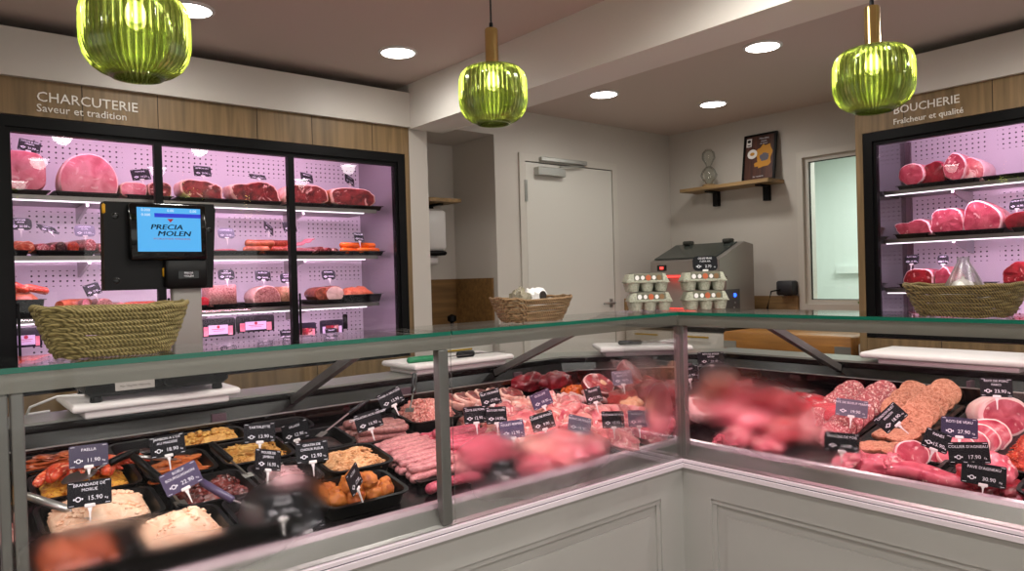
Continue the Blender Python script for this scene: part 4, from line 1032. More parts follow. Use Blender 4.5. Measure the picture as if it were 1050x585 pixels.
def cut_mb(m, w, h, t, kind='round', seed=0, fat=.1, amp=.12, bulge=.05, n=48, taper=.9):
    """slab with a cut face towards -Y, fat rim, thickness t backwards; bottom at z=0. mats: face, fat, side"""
    pts = []
    for i in range(n):
        a = 2*PI*i/n; c, s_ = math.cos(a), math.sin(a)
        k = 1 + amp*2*nz(c*1.3+seed*3.1, s_*1.3, seed*.7) + amp*.5*nz(c*4+seed, s_*4, seed)
        x, z = c*k, s_*k
        if kind == 'half': z = max(z, -.45)
        if kind == 'loaf': x = math.copysign(abs(x)**.6, x); z = math.copysign(abs(z)**.55, z)
        if kind == 'flat': z = max(z, -.6); z = z if z < 0 else z**.8
        pts.append((x, z))
    x0 = min(p[0] for p in pts); x1 = max(p[0] for p in pts); z0 = min(p[1] for p in pts); z1 = max(p[1] for p in pts)
    pts = [((x-x0)/(x1-x0)-.5, (z-z0)/(z1-z0)) for x, z in pts]
    cz = .48
    def lp(s_, y): return [(x*w*s_, y + .04*min(w, h)*nz(x*5*s_+seed, z*5*s_, seed+2)*(1 if s_ < .99 else 0), h*(cz+(z-cz)*s_)) for x, z in pts]
    b = -bulge*min(w, h)
    ctr = [(0, b, h*cz)]*n
    A = [ctr, lp(.3, b), lp(.6, b*.9), lp(1-fat, b*.6)]
    m.loops(A, 0, cap0=False, cap1=False)
    B = [lp(1-fat, b*.6), lp(1-fat*.3, 0), lp(1, .05*t+.001)]
    m.loops(B, 1, cap0=False, cap1=False)
    Cc = [lp(1, .05*t+.001), lp(1.01, .3*t), lp(1.0, .6*t), lp(taper, .93*t), lp(taper*.6, t)]
    m.loops(Cc, 2, cap0=False, cap1=True)
    return m
def cyl_mb(m, pts, r, n=18): return m.tube(pts, r, n)
# --- price tags ----------------------------------------------------
def tag_mesh(name1, name2, price, w=.082, h=.053):
    r = D.objects.new('price_tag', None); return r
ntag = [0]
def price_tag(loc, face, lean, roll, lines, price, label, col='card', w=.082, h=.053, stem=.035, round_=False, group=None):
    r = empty('price_tag', loc, 0, label, 'price tag', group)
    r.rotation_euler = (Matrix.Rotation(face, 4, 'Z') @ Matrix.Rotation(-lean, 4, 'X') @ Matrix.Rotation(roll, 4, 'Y')).to_euler()
    m = MB(); z0 = stem; P = rrect(w, h, .016 if round_ else .004, 3); m.loops([[(x, y, z0+h/2+z) for x, z in P] for y in (-.0009, .0009)]); m.build('card', col, r)
    m = MB()
    for (a, b, c_, d_) in ((-w/2+.003, -w/2+.012, h-.004, h-.003), (w/2-.012, w/2-.003, h-.004, h-.003), (-w/2+.003, -w/2+.012, .003, .004), (w/2-.012, w/2-.003, .003, .004)):
        if not round_: m.box((a, -.0012, z0+c_), (b, -.0011, z0+d_))
    if len(lines) == 1: text_into(m, lines[0], .0095, 0, z0+h*.78, -.0014, sx=1.0)
    else:
        text_into(m, lines[0], .0088, 0, z0+h*.84, -.0014); text_into(m, lines[1], .0088, 0, z0+h*.64, -.0014)
    text_into(m, price, .013, w*.12, z0+h*.30, -.0014); text_into(m, 'Kg', .006, w*.38, z0+h*.25, -.0014)
    m.lathe([(.0055, -.0013), (.0035, -.0013), (.0035, -.0015), (.0055, -.0015), (.0055, -.0013)], 10, (-w*.26, 0, z0+h*.30), axis=1, cap=False)
    m.box((-w*.26-.009, -.0014, z0+h*.27), (-w*.26-.006, -.0013, z0+h*.34)); m.box((-w*.26+.006, -.0014, z0+h*.27), (-w*.26+.009, -.0013, z0+h*.34))
    m.build('printing', 'ink', r)
    m = MB(); m.box((-.010, -.003, z0-.003), (.010, .004, z0+.005), bev=.0015); m.loops([[(x, y, z) for x, y in ((-a, -.0015), (a, -.0015), (a, .0015), (-a, .0015))] for z, a in ((0, .001), (z0*.6, .0018), (z0-.003, .0045))]); m.build('clip_stem', 'whitep', r)
    return r
FACEL = math.radians(-12)
def tagL(px, py, h, lines, price, label, roll=0, face=None, col='card', lean=.25, stem=.035, round_=False, w=.082, side='L'):
    """card centre at pixel, stem foot h above the deck"""
    top = h + stem*.9 + .024
    p = onL(px, py, top) if side == 'L' else onR(px, py, top)
    n = slope(side) @ Vector((0, 0, 1)); f = face if face is not None else (FACEL if side == 'L' else math.radians(-62))
    back = Matrix.Rotation(f, 4, 'Z') @ Matrix.Rotation(-lean, 4, 'X')
    c = back @ Vector((0, 0, stem + .0265)); foot = Vector(p) - c
    return price_tag(tuple(foot), f, lean, roll, lines, price, label, col, w=w, stem=stem, round_=round_)

# ------------------------------------------------------------------ wall fridge goods
ZS = [z + .019 for z in SHZ]; ZB = 1.001
def shelf_tray(x, y, z, w, d, label, side='L', h=.024, mat='tray'):
    m = MB(); tray_mb(m, w, d, h, .012)
    o = m.build('serving_tray', mat); o.location = (x, y, z); o.rotation_euler = (0, 0, 0 if side == 'L' else -PI/2); return tagp(o, label, 'tray')
YS = 3.60        # front of goods
def fit(px0, px1, py, y=YS, side='L'):
    f = (lambda a: atY(a, py, y)) if side == 'L' else (lambda a: atX(a, py, 3.83+y-3.43))
    a, b = f(px0), f(px1)
    if side == 'L': return (a.x+b.x)/2, abs(b.x-a.x), ppm((a+b)/2)
    return (a.y+b.y)/2, abs(a.y-b.y), ppm((a+b)/2)
TR_ = .012
def good(kind, px0, px1, h, lev, label, cat, name, mats, side='L', y=YS, t=.16, seed=1, rz=0, **k):
    z = (ZS[lev] if lev < 3 else ZB) + TR_
    py = {0: 192, 1: 250, 2: 303, 3: 335}[lev] if side == 'L' else {0: 185, 1: 238, 2: 290}[lev]
    c, w, pm = fit(px0, px1, py, y, side)
    m = MB()
    if kind == 'cut': cut_mb(m, w, h, t, seed=seed, **k)
    elif kind == 'blob': blob_mb(m, w, t, h, seed=seed, **k)
    elif kind == 'log':   # lying along the shelf, cut end to the right
        n_ = 9; m.tube([(-w/2 + w*i/(n_-1), .03*math.sin(i*.4), h/2) for i in range(n_)], lambda q: h/2*(.72 + .28*math.sin(min(1, q*2.2+.12)*PI/2)), 18)
    elif kind == 'heap': heap_mb(m, w, t, h, 0, seed, r=.03, **k)
    o = m.build(name, mats, None, True)
    yc = y if kind == 'cut' else y + t/2
    o.location = (c, yc, z) if side == 'L' else (3.83 + yc - 3.43, c, z)
    o.rotation_euler = (0, 0, rz + (0 if side == 'L' else -PI/2))
    return tagp(o, label, cat)
# trays on the shelves
TRL = (('the cut ham at the far left', 'the half moon ham', 'the bacon slabs', 'the two dark cured cuts', 'the cured ham behind the door frame', 'the rightmost rolled ham'), ('the smoked piece at the far left', 'the row of salami ends', 'the salami hidden by the scale', 'the flat pink slices', 'the brown sausages', 'the small dark rolls', 'the orange sausages'), ('the pink sausage piece', 'the round salami beside the scale', 'the red sausages', 'the square terrine', 'the round ham and speckled terrine', 'the crusted roast'))
for lev, spans in ((0, [(-12, 52), (54, 125), (127, 178), (180, 290), (292, 336), (338, 392)]), (1, [(-5, 32), (34, 100), (103, 160), (215, 268), (270, 322), (324, 356), (358, 394)]), (2, [(60, 105), (106, 165), (186, 214), (216, 246), (248, 306), (322, 356)])):
    for i, (a, b) in enumerate(spans):
        c, w, pm = fit(a, b, (192, 250, 303)[lev])
        shelf_tray(c, YS+.11, ZS[lev], w*.99, .26, 'black tray, %s left fridge shelf, under %s' % (('top', 'middle', 'third')[lev], TRL[lev][i]))
G_ = good
def cutg(px0, px1, h, lev, label, cat, name, mats, shape='round', side='L', y=YS, t=.16, seed=1, rz=0, fat=.1, amp=.1):
    z = (ZS[lev] if lev < 3 else ZB) + TR_
    py = {0: 192, 1: 250, 2: 303, 3: 335}[lev] if side == 'L' else {0: 185, 1: 238, 2: 290}[lev]
    c, w, pm = fit(px0, px1, py, y, side); m = MB(); cut_mb(m, w, h, t, shape, seed, fat, amp)
    o = m.build(name, mats, None, True); o.location = (c, y, z) if side == 'L' else (3.83 + y - 3.43, c, z)
    o.rotation_euler = (0, 0, rz + (0 if side == 'L' else -PI/2)); return tagp(o, label, cat)
cutg(-14, 48, .175, 0, 'large cut ham joint at the left end of the top fridge shelf', 'ham', 'cooked_ham', ['ham', 'ham', 'hamfat'], 'loaf', seed=3, amp=.06, fat=.05)
cutg(60, 122, .185, 0, 'half moon ham with a brown rind on the top fridge shelf', 'ham', 'cooked_ham', ['ham', 'hamfat', 'rind'], 'half', seed=5, amp=.02, fat=.07)
cutg(123, 151, .070, 0, 'left slab of pink bacon beside the half moon ham', 'bacon', 'bacon_slab', ['ham', 'curedfat', 'rind'], 'loaf', seed=6, amp=.05)
cutg(152, 176, .078, 0, 'right slab of darker bacon at the first fridge door frame', 'bacon', 'bacon_slab', ['cured', 'curedfat', 'rind'], 'loaf', seed=7, amp=.08)
cutg(184, 229, .10, 0, 'dark cured ham cut right of the first door frame', 'cured ham', 'cured_ham', ['cured', 'curedfat', 'curedfat'], 'flat', seed=8, fat=.10, amp=.16)
cutg(235, 288, .11, 0, 'wider dark cured ham cut in the middle of the top shelf', 'cured ham', 'cured_ham', ['cured', 'curedfat', 'curedfat'], 'flat', seed=11, fat=.09, amp=.14)
cutg(290, 337, .11, 0, 'dark cured ham behind the second fridge door frame', 'cured ham', 'cured_ham', ['cured', 'curedfat', 'curedfat'], 'loaf', seed=14, fat=.1, amp=.14)
cutg(338, 385, .108, 0, 'rightmost rolled cured ham on the top fridge shelf', 'cured ham', 'cured_ham', ['cured', 'curedfat', 'rind'], 'loaf', seed=17, fat=.09, amp=.14)
# middle shelf
cutg(-8, 11, .045, 1, 'reddish roast end cut off by the photo edge on the middle shelf', 'roast', 'roast_end', ['chorizo', 'casing', 'casing'], 'half', seed=2)
cutg(12, 36, .052, 1, 'orange and pink smoked piece, second from the left on the middle shelf', 'smoked meat', 'smoked_piece', ['shrimp', 'brownsaus', 'brownsaus'], 'flat', seed=4, amp=.15)
def salami(px0, px1, d, lev, label, face, seed=0, rz=.35, side='L', L=.14):
    return cutg(px0, px1, d, lev, label, 'salami', 'salami', [face, face, 'casing'], 'round', side, seed=seed, rz=rz, amp=.02, fat=.06, t=L)
salami(37, 51, .042, 1, 'pale speckled salami, leftmost of the salami ends', 'salami', 1)
salami(52, 58, .035, 1, 'thin pale salami half hidden by the dark one', 'salami', 2)
salami(57, 69, .050, 1, 'almost black salami with pale flecks on the middle shelf', 'salami_d', 3)
salami(69.5, 82, .050, 1, 'orange red chorizo beside the black salami', 'chorizo', 4)
salami(87, 100, .062, 1, 'thick pink salami left of the scale display', 'salami', 5, .5)
salami(101, 110, .045, 1, 'salami half hidden by the left edge of the scale display', 'salami', 6)
cutg(221, 244, .022, 1, 'flat pink slices right of the scale display', 'sliced meat', 'sliced_ham', ['ham', 'ham', 'ham'], 'flat', seed=3, amp=.1)
for i, (a, b, zz, yy, mt) in enumerate([(252, 278, 0, 0, 'brownsaus'), (268, 296, 0, .035, 'brownsaus'), (280, 306, 0, .0, 'chorizo'), (255, 284, .034, .015, 'brownsaus'), (283, 303, .034, .03, 'chorizo')]):
    c, w, pm = fit(a, b, 250); m = MB(); m.tube([(-w/2+.012+(w-.024)*q/6,   .012*math.sin(q*.6), .019) for q in range(7)], .019, 12, round_=True)
    o = m.build('smoked_sausage', mt, None, True); o.location = (c, YS+.03+yy, ZS[1]+TR_+zz)
    tagp(o, ('brown smoked sausage in the pile on the middle shelf', 'reddish smoked sausage at the right of the pile on the middle shelf')[mt == 'chorizo'], 'sausage', ('brown sausages on the middle shelf', 'reddish sausages on the middle shelf')[mt == 'chorizo'])
cutg(296, 324, .030, 1, 'pink bacon slab lying behind the second door frame', 'bacon', 'bacon_slab', ['ham', 'hamfat', 'ham'], 'flat', seed=9, amp=.15)
m = MB()
c, w, pm = fit(297, 324, 250)
Ls = []
for i in range(12):
    t_ = i/11; Ls.append([(-w/2+w*t_, y_, .035+.040*(t_**2)+.004*math.sin(i*2)+dz_) for y_, dz_ in ((-.02, 0), (.09, .006), (.09, .010), (-.02, .004))])
m.loops(Ls); o = m.build('bacon_slice', 'ham', None, True); o.location = (c, YS+.03, ZS[1]+TR_); tagp(o, 'pink bacon slice curling upward beside the second door frame', 'bacon')
for i, (a, b) in enumerate([(325, 334), (333, 341), (340, 348)]): salami(a, b, (.036, .032, .028)[i], 1, ('largest', 'middle', 'smallest')[i] + ' of the three dark meat rolls left of the orange sausages', 'cured', 20+i, .4)
for i, (a, b, zz, yy, an) in enumerate([(349, 372, 0, -.01, .35), (357, 380, 0, .03, .1), (364, 392, 0, .0, .05), (352, 378, .030, .015, .2), (362, 390, .030, .01, 0), (366, 386, .0, -.035, -.1)]):
    c, w, pm = fit(a, b, 250); m = MB(); m.tube([(-w/2+.012+(w-.024)*q/6, .01*math.sin(q*.6+i), .0165) for q in range(7)], .0165, 12, round_=True)
    o = m.build('orange_sausage', 'orange', None, True); o.location = (c, YS+.04+yy, ZS[1]+TR_+zz); o.rotation_euler = (0, 0, an)
    tagp(o, 'bright orange sausage in the pile at the right of the middle shelf', 'sausage', 'orange sausages at the right of the middle shelf')
# third shelf
def bowl(px0, px1, lev, h, label, d=.2, side='L', r=.03):
    py = 303; c, w, pm = fit(px0, px1, py, YS-.02, side); m = MB(); tray_mb(m, w, d, h, r); o = m.build('black_bowl', 'tray', None, True)
    o.location = (c, YS-.02+d/2, ZS[lev]); return tagp(o, label, 'bowl'), c, w
o, c, w = bowl(3, 49, 2, .078, 'deep black bowl of meat at the left end of the third shelf')
m = MB(); heap_mb(m, w*.8, .15, .05, 0, 3, .5, 30); o = m.build('cooked_meat', 'brownsaus', None, True); o.location = (c-.01, YS+.08, ZS[2]+.07); tagp(o, 'pile of reddish cooked meat in the deep black bowl', 'meat')
for i, (dx, dz_, an, L) in enumerate([(.02, .115, -.2, .12), (-.03, .125, -.5, .08)]):
    m = MB(); m.tube([(-L/2, 0, .0), (0, 0, .012), (L/2, 0, 0)], lambda q: .012+.005*math.sin(q*PI), 10, round_=True); o = m.build('meat_strip', 'shrimp', None, True); o.location = (c+dx, YS+.04, ZS[2]+dz_); o.rotation_euler = (0, -an*.4, an*.3)
    tagp(o, ('long', 'short')[i] + ' orange pink meat strip on top of the deep black bowl', 'meat')
good('log', 62, 92, .062, 2, 'thick pink sausage piece lying with its cut end to the right', 'sausage', 'sausage_piece', ['brownsaus'], t=.08)
c, w, pm = fit(84, 92.5, 303); 
salami(83, 93.5, .060, 2, 'cut pink sausage end above the left olive basket', 'ham', 33, .6, L=.03)
salami(99, 116, .060, 2, 'round dark pink salami end above the left olive basket', 'terrine', 34, .2)
salami(119, 128, .040, 2, 'pale small sausage end beside the long red sausage', 'ham', 35, .2)
good('log', 126, 160, .040, 2, 'long red sausage behind the scale column', 'sausage', 'red_sausage', ['chorizo'], t=.05)
for i, (a, b) in enumerate([(196, 206), (203, 215)]): salami(a, b, (.042, .05)[i], 2, ('left', 'right')[i] + ' bright red wrapped sausage beside the scale column', ('roastin', 'redsaus')[i], 40+i, .2)
m = MB(); cw = fit(214.5, 243, 303); m.box((-cw[1]/2, 0, 0), (cw[1]/2, .12, .105), bev=.006); o = m.build('square_terrine', 'terrine', None, True); o.location = (cw[0], YS, ZS[2]+TR_); tagp(o, 'square coarse pink terrine block on the third shelf', 'terrine')
cutg(259, 288, .095, 2, 'round rolled ham with a pale edge on the third shelf', 'ham', 'rolled_ham', ['salamip', 'curedfat', 'curedfat'], 'half', seed=24, amp=.03, fat=.07)
m = MB(); cw = fit(288.5, 305, 303); m.box((-cw[1]/2, 0, 0), (cw[1]/2, .12, .088), bev=.01); o = m.build('speckled_terrine', 'pista', None, True); o.location = (cw[0], YS, ZS[2]+TR_); tagp(o, 'terrine block speckled with green left of the second door frame', 'terrine')
cutg(334, 353, .084, 2, 'pale cut roast with a brown crust on the third shelf', 'roast', 'crusted_roast', ['roastin', 'roast', 'roast'], 'round', seed=27, amp=.05, fat=.06)
cutg(323, 341, .08, 2, 'brown crust of the roast left of the pale cut face', 'roast', 'crusted_roast', ['roast', 'roast', 'roast'], 'round', seed=28, amp=.06, y=YS+.02)
o, c, w = bowl(353, 394, 2, .045, 'black tray of cooked ribs at the right end of the third shelf', .22, r=.01)
m = MB(); heap_mb(m, w*.75, .15, .045, 0, 7, .5, 34); o = m.build('cooked_ribs', 'brownsaus', None, True); o.location = (c-.01, YS+.08, ZS[2]+.040); tagp(o, 'heap of reddish cooked ribs in the right black tray', 'meat')
# packs standing on the fridge floor / leaning on the back
def pack(px0, px1, py0, py1, label, y=3.72, mats=('tray', 'packlabel', 'ham')):
    a, b = atY(px0, py1, y), atY(px1, py0, y); w = b.x-a.x; h = b.z-a.z; z = a.z
    r = empty('vacuum_pack', ((a.x+b.x)/2, y, z), 0, label, 'pack')
    m = MB(); P = rrect(w, h, .01, 3); m.loops([[(x, yy, zz+h/2) for x, zz in P] for yy in (0, .012)]); m.build('pouch', mats[0], r)
    m = MB(); m.box((-w*.28, -.0015, h*.12), (w*.28, -.0005, h*.62)); lb = m.build('label', mats[1], r)
    m = MB(); m.lathe([(.008, -.0022), (0, -.0024)], 12, (0, 0, h*.52), axis=1); m.box((-w*.2, -.0022, h*.38), (w*.2, -.0018, h*.41)); m.box((-w*.15, -.0022, h*.29), (w*.15, -.0018, h*.31)); m.build('label_print', 'inkr', lb)
    m = MB(); m.box((-w*.42, -.0012, h*.05), (-w*.29, -.0006, h*.55)); m.box((w*.29, -.0012, h*.05), (w*.42, -.0006, h*.55)); m.build('meat_window', mats[2], r)
    return r
pack(10, 43, 335, 357, 'dark vacuum pack at the far left behind the olive basket', mats=('packd', 'packlabel', 'ham'))
pack(200, 206, 328, 350, 'narrow dark pack edge beside the scale column', mats=('packd', 'packd', 'packd'))
pack(206, 241, 325, 346, 'black vacuum pack with a square label, left of the two behind the glass')
pack(243, 281, 322, 341, 'black vacuum pack with a red mark on its label, right of the two', y=3.74)
pack(306, 324, 330, 346, 'dark pack just right of the second door frame', y=3.72, mats=('packd', 'cured', 'ham'))
pack(329, 352, 327, 343, 'dark pack of dried meat below the crusted roast', y=3.74, mats=('packd', 'cured', 'packlabel'))
m = MB(); a = atY(355, 337, 3.8); m.box((-.012, 0, 0), (.012, .02, .085), bev=.004); o = m.build('fridge_sensor', 'blackp', None, True); o.location = (a.x, 3.8, a.z); tagp(o, 'upright black sensor stick at the back right of the left fridge', 'sensor')
# tags in the left fridge
def tagF(px, py, lines, price, label, roll=0, face=0, lean=.3, col='card', y=YS+.02, round_=False, side='L', w=.08):
    p = atY(px, py, y) if side == 'L' else atX(px, py, 3.83+y-3.43)
    f = face + (0 if side == 'L' else -PI/2); stem = .035
    back = Matrix.Rotation(f, 4, 'Z') @ Matrix.Rotation(-lean, 4, 'X'); foot = Vector(p) - back @ Vector((0, 0, stem+.0265))
    return price_tag(tuple(foot), f, lean, roll, lines, price, label, col, w=w, stem=stem, round_=round_)
tagF(26.5, 149, ['JAMBON BLANC', 'MAISON'], '21.90', 'black price tag tilted on top of the far left ham', .2)
tagF(146.5, 179, ['POITRINE'], '14.50', 'black price tag stuck in the bacon slabs', -.15)
tagF(207.5, 175.5, ['JAMBON CRU'], '29.90', 'black price tag above the first dark cured ham', 0)
tagF(263, 181, ['COPPA'], '27.50', 'black price tag leaning far back above the wide cured ham', .1, lean=1.0)
tagF(313.5, 182, ['BRESAOLA'], '34.90', 'black price tag just right of the second door frame on the top shelf', .12, .3)
tagF(356, 183.5, ['LONZO'], '31.50', 'black price tag turned sideways over the rightmost cured ham', .35, .5)
tagF(3, 229, ['ROSETTE'], '19.90', 'rounded price tag cut by the left photo edge', round_=True, col='cardg')
tagF(21, 229.5, ['SAUCISSE', 'SECHE'], '22.50', 'rounded black price tag above the orange smoked piece', round_=True)
tagF(45, 234, ['SALAMI'], '24.00', 'twisted black price tag leaning over the pale salami', .3, .7, .9)
tagF(87, 236.5, ['SAUCISSON', 'A L\'AIL'], '17.90', 'rounded grey price tag above the thick pink salami', round_=True, col='cardg')
tagF(232, 239, ['MORTADELLE'], '16.90', 'rounded violet price tag above the flat pink slices', round_=True, col='cardg')
tagF(272, 232, ['MORTEAU'], '15.90', 'black price tag turned aside above the brown sausages', .5, .7)
tagF(297, 232.5, ['LARD'], '12.90', 'black price tag left of the second door frame on the middle shelf', 0, .2)
tagF(367.5, 243, ['FRANCFORT'], '13.50', 'small black price tag over the orange sausages', .05, .1, w=.06)
tagF(98, 296, ['BOUDIN'], '13.90', 'black price tag just left below the scale display', -.25, .5)
tagF(232, 281.5, ['PATE', 'CAMPAGNE'], '15.50', 'rounded dark price tag above the square terrine', round_=True)
tagF(269, 282.5, ['ROTI CUIT'], '24.90', 'black price tag above the round rolled ham', .05)
tagF(294, 285, ['PATE EN', 'CROUTE'], '23.90', 'rounded black price tag above the speckled terrine', round_=True, w=.07)
tagF(337, 281.5, ['ROTI PORC'], '22.90', 'black price tag above the pale crusted roast', round_=True)
tagF(294, 343, ['FOIE GRAS'], '89.00', 'grey price tag low behind the glass left of the second door frame', y=3.65, col='card', w=.07)
tagF(340, 341, ['MAGRET'], '39.00', 'grey price tag low behind the glass under the crusted roast', y=3.65, col='card', w=.07)

# right fridge joints
def rjoint(px0, px1, h, lev, label, mats, seed, shape='half', t=.2, fat=.08, amp=.1, y=YS, rz=0):
    return cutg(px0, px1, h, lev, label, 'joint of meat', 'raw_joint', mats, shape, 'R', y, t, seed, rz, fat, amp)
VE = ['veal', 'fat', 'pinkmeat']
for lev, spans in ((0, [(919, 1004), (1006, 1075)]), (1, [(917, 955), (957, 1034), (1036, 1080)]), (2, [(921, 962), (963, 1010), (1030, 1080)])):
    for i, (a, b) in enumerate(spans):
        c, w, pm = fit(a, b, (188, 240, 292)[lev], YS, 'R')
        shelf_tray(3.83+YS-3.43+.10, c, ZS[lev], w*.99, .26, 'black tray on the %s shelf of the right fridge, %s' % (('top', 'middle', 'bottom')[lev], ('at its left end', 'second from the left', 'third from the left')[i]), 'R')
rjoint(921, 948, .125, 0, 'round pink joint at the left end of the top right shelf', VE, 3, 'round')
rjoint(944, 971, .125, 0, 'dark topped joint in the middle of the top right shelf', ['beefd', 'veal', 'veal'], 5, 'flat', y=YS+.03)
rjoint(967, 991, .150, 0, 'tallest pink leg joint with a pale cut face on the top right shelf', VE, 7, 'round')
rjoint(985, 1010, .125, 0, 'pale smooth back part of the leg joint on the top right shelf', ['pinkmeat', 'fat', 'fat'], 9, 'half', y=YS+.05)
rjoint(917, 957, .085, 1, 'flat ragged red pink piece at the left of the middle right shelf', VE, 11, 'flat', amp=.2)
rjoint(953, 990, .130, 1, 'ribbed pink rack of meat on the middle right shelf', ['veal', 'fat', 'veal'], 13, 'half', amp=.14, y=YS+.01)
rjoint(987, 1028, .155, 1, 'large pale pink rolled joint on the middle right shelf', ['veal', 'fat', 'pinkmeat'], 15, 'half', amp=.08)
rjoint(1030, 1065, .085, 1, 'dark red beef piece at the right photo edge', ['beefd', 'beef', 'beef'], 17, 'flat')
rjoint(926, 957, .09, 2, 'round veal joint above the left end of the right basket', ['beef', 'fat', 'veal'], 19, 'half')
rjoint(958, 978, .095, 2, 'pink joint beside the garlic bag', VE, 21, 'half', amp=.14)
rjoint(1028, 1062, .11, 2, 'deep red beef joint above the right end of the right basket', ['beef', 'beef', 'beefd'], 23, 'half')
tagF(935, 266, ['ROTI VEAU'], '29.90', 'rounded black price tag above the round veal joint', round_=True, side='R', w=.07)
tagF(967, 266, ['GIGOT'], '27.90', 'rounded black price tag beside the garlic bag', round_=True, side='R', w=.05, face=.3)
tagF(1044, 209, ['COTE DE BOEUF'], '34.90', 'rounded dark price tag above the dark beef at the right edge', round_=True, side='R', face=-.3)
# price tag on the eggs
price_tag((bR.x-.012, bR.y-.018, G+.13), math.radians(-40), .12, 0, ['OEUFS FRAIS', 'PLEIN AIR'], '2.70', 'rounded black price tag standing on the right egg stack', 'card', w=.088, stem=.006, round_=True)

# ------------------------------------------------------------------ left counter salads
def cont(x, y, w, d, h, fill, fh, mat, label, food_label, name, side='L', big=.35, rough=.3, fr=40, over=.7, tmat='tray', chunk=None):
    m = MB(); tray_mb(m, w, d, h, .035); o = m.build('salad_tray', tmat, None, True); setdeck(o, side, x, y); tagp(o, label, 'tray')
    if mat:
        m = MB(); heap_mb(m, (w-.03)*over**.25, (d-.03)*over**.25, fh, 0, x*10, rough, fr, .03, big=big, chunk=chunk); f = m.build(name, mat, None, True); setdeck(f, side, x, y, h*fill); tagp(f, food_label, 'food'); f['kind'] = 'stuff'
        return f
    return o
T1, T2, T3, T4 = 1.683, 1.848, 2.03, 2.185
cont(.305, T2, .245, .17, .045, .5, .050, 'puree', 'black tray holding the beige fish puree', 'beige mound of fish puree in a black tray', 'fish_puree', rough=.35, fr=28, chunk=('blob', 170, .007))
cont(.545, T2, .195, .17, .045, .45, .030, 'stew', 'black tray holding the dark meat stew', 'dark red chunky stew under the violet tag', 'meat_stew', rough=.9, fr=50, chunk=('blob', 90, .015))
cont(.735, T2, .165, .17, .045, .5, .034, 'pinkp', 'black tray holding the pale pink cream', 'pale pink cream salad in the middle tray', 'pink_cream', over=.2, chunk=('blob', 60, .006))
cont(.925, T2, .20, .17, .05, .6, .026, 'slaw', 'black tray holding the pale grated salad', 'pale grated cauliflower salad left of the sausages', 'grated_salad', rough=.9, fr=60, chunk=('strip', 200, .014))
cont(.305, T3, .23, .17, .045, .5, .020, 'paella', 'black tray holding prawns and yellow rice', 'yellow rice under the red prawns', 'yellow_rice', rough=.8, fr=50, chunk=('blob', 90, .008))
cont(.515, T3, .175, .17, .045, .5, .022, 'sauce', 'black tray holding the ham in orange sauce', 'orange sauce with ham slices behind the stew', 'ham_in_sauce', chunk=('slice', 14, .026))
cont(.715, T3, .20, .17, .045, .55, .028, 'gratin', 'black tray holding the larger cheese gratin', 'larger golden gratin behind the pink cream', 'cheese_gratin', rough=.7, fr=50, chunk=('strip', 150, .012))
cont(.915, T3, .18, .17, .045, .4, .012, 'blacknut', 'black tray with dark contents behind the grated salad', 'dark food in the tray behind the grated salad', 'dark_salad')
cont(.27, T4, .21, .115, .045, .5, .035, 'sliced', 'narrow black tray of brown slices at the divider', 'brown orange slices in the back left tray', 'cooked_slices', rough=.6, chunk=('slice', 40, .022))
cont(.645, T4, .21, .115, .045, .55, .028, 'gratin', 'narrow black tray of golden meat pie at the divider', 'golden brown gratin in the back tray at the divider', 'meat_gratin', rough=.5, chunk=('blob', 60, .012))
cont(.455, T4, .145, .115, .045, .4, .015, 'blacknut', 'narrow dark tray between the two back trays', 'dark salad in the narrow back tray', 'dark_salad')
cont(.86, T4, .19, .115, .045, .4, .012, 'blacknut', 'narrow dark tray behind the larger gratin, at the divider', 'dark food in the back tray left of the herb sausages', 'dark_salad')
cont(.855, T1, .235, .17, .04, .4, .006, 'blacknut', 'black tray holding the fried balls', 'dark crumbs under the fried balls', 'crumbs')
cont(.63, T1, .19, .17, .045, .4, .012, 'blacknut', 'black tray of dark salad behind the misted patch', 'dark salad in the front tray behind the misted patch', 'dark_salad')
cont(.43, T1, .195, .17, .045, .6, .040, 'puree', 'front black tray of peach coloured salad under the mist', 'peach coloured salad at the front behind the mist', 'peach_salad', chunk=('blob', 110, .006))
cont(.235, T1, .18, .17, .045, .5, .030, 'sliced', 'front black tray of red salad at the lower left', 'red salad in the front tray behind the mist', 'red_salad', chunk=('blob', 60, .014))
cont(.085, T2, .165, .17, .045, .55, .040, 'palemeat', 'black tray of pale pink salad left of the left post', 'pale pink salad left of the left post', 'pink_salad')
cont(.09, T3, .17, .17, .045, .5, .025, 'paella', 'black tray of yellow salad left of the left post', 'yellow salad left of the left post', 'yellow_salad')
cont(.055, T1, .155, .17, .045, .5, .02, 'blacknut', 'front black tray at the left photo edge', 'dark food in the front tray at the left photo edge', 'dark_salad')
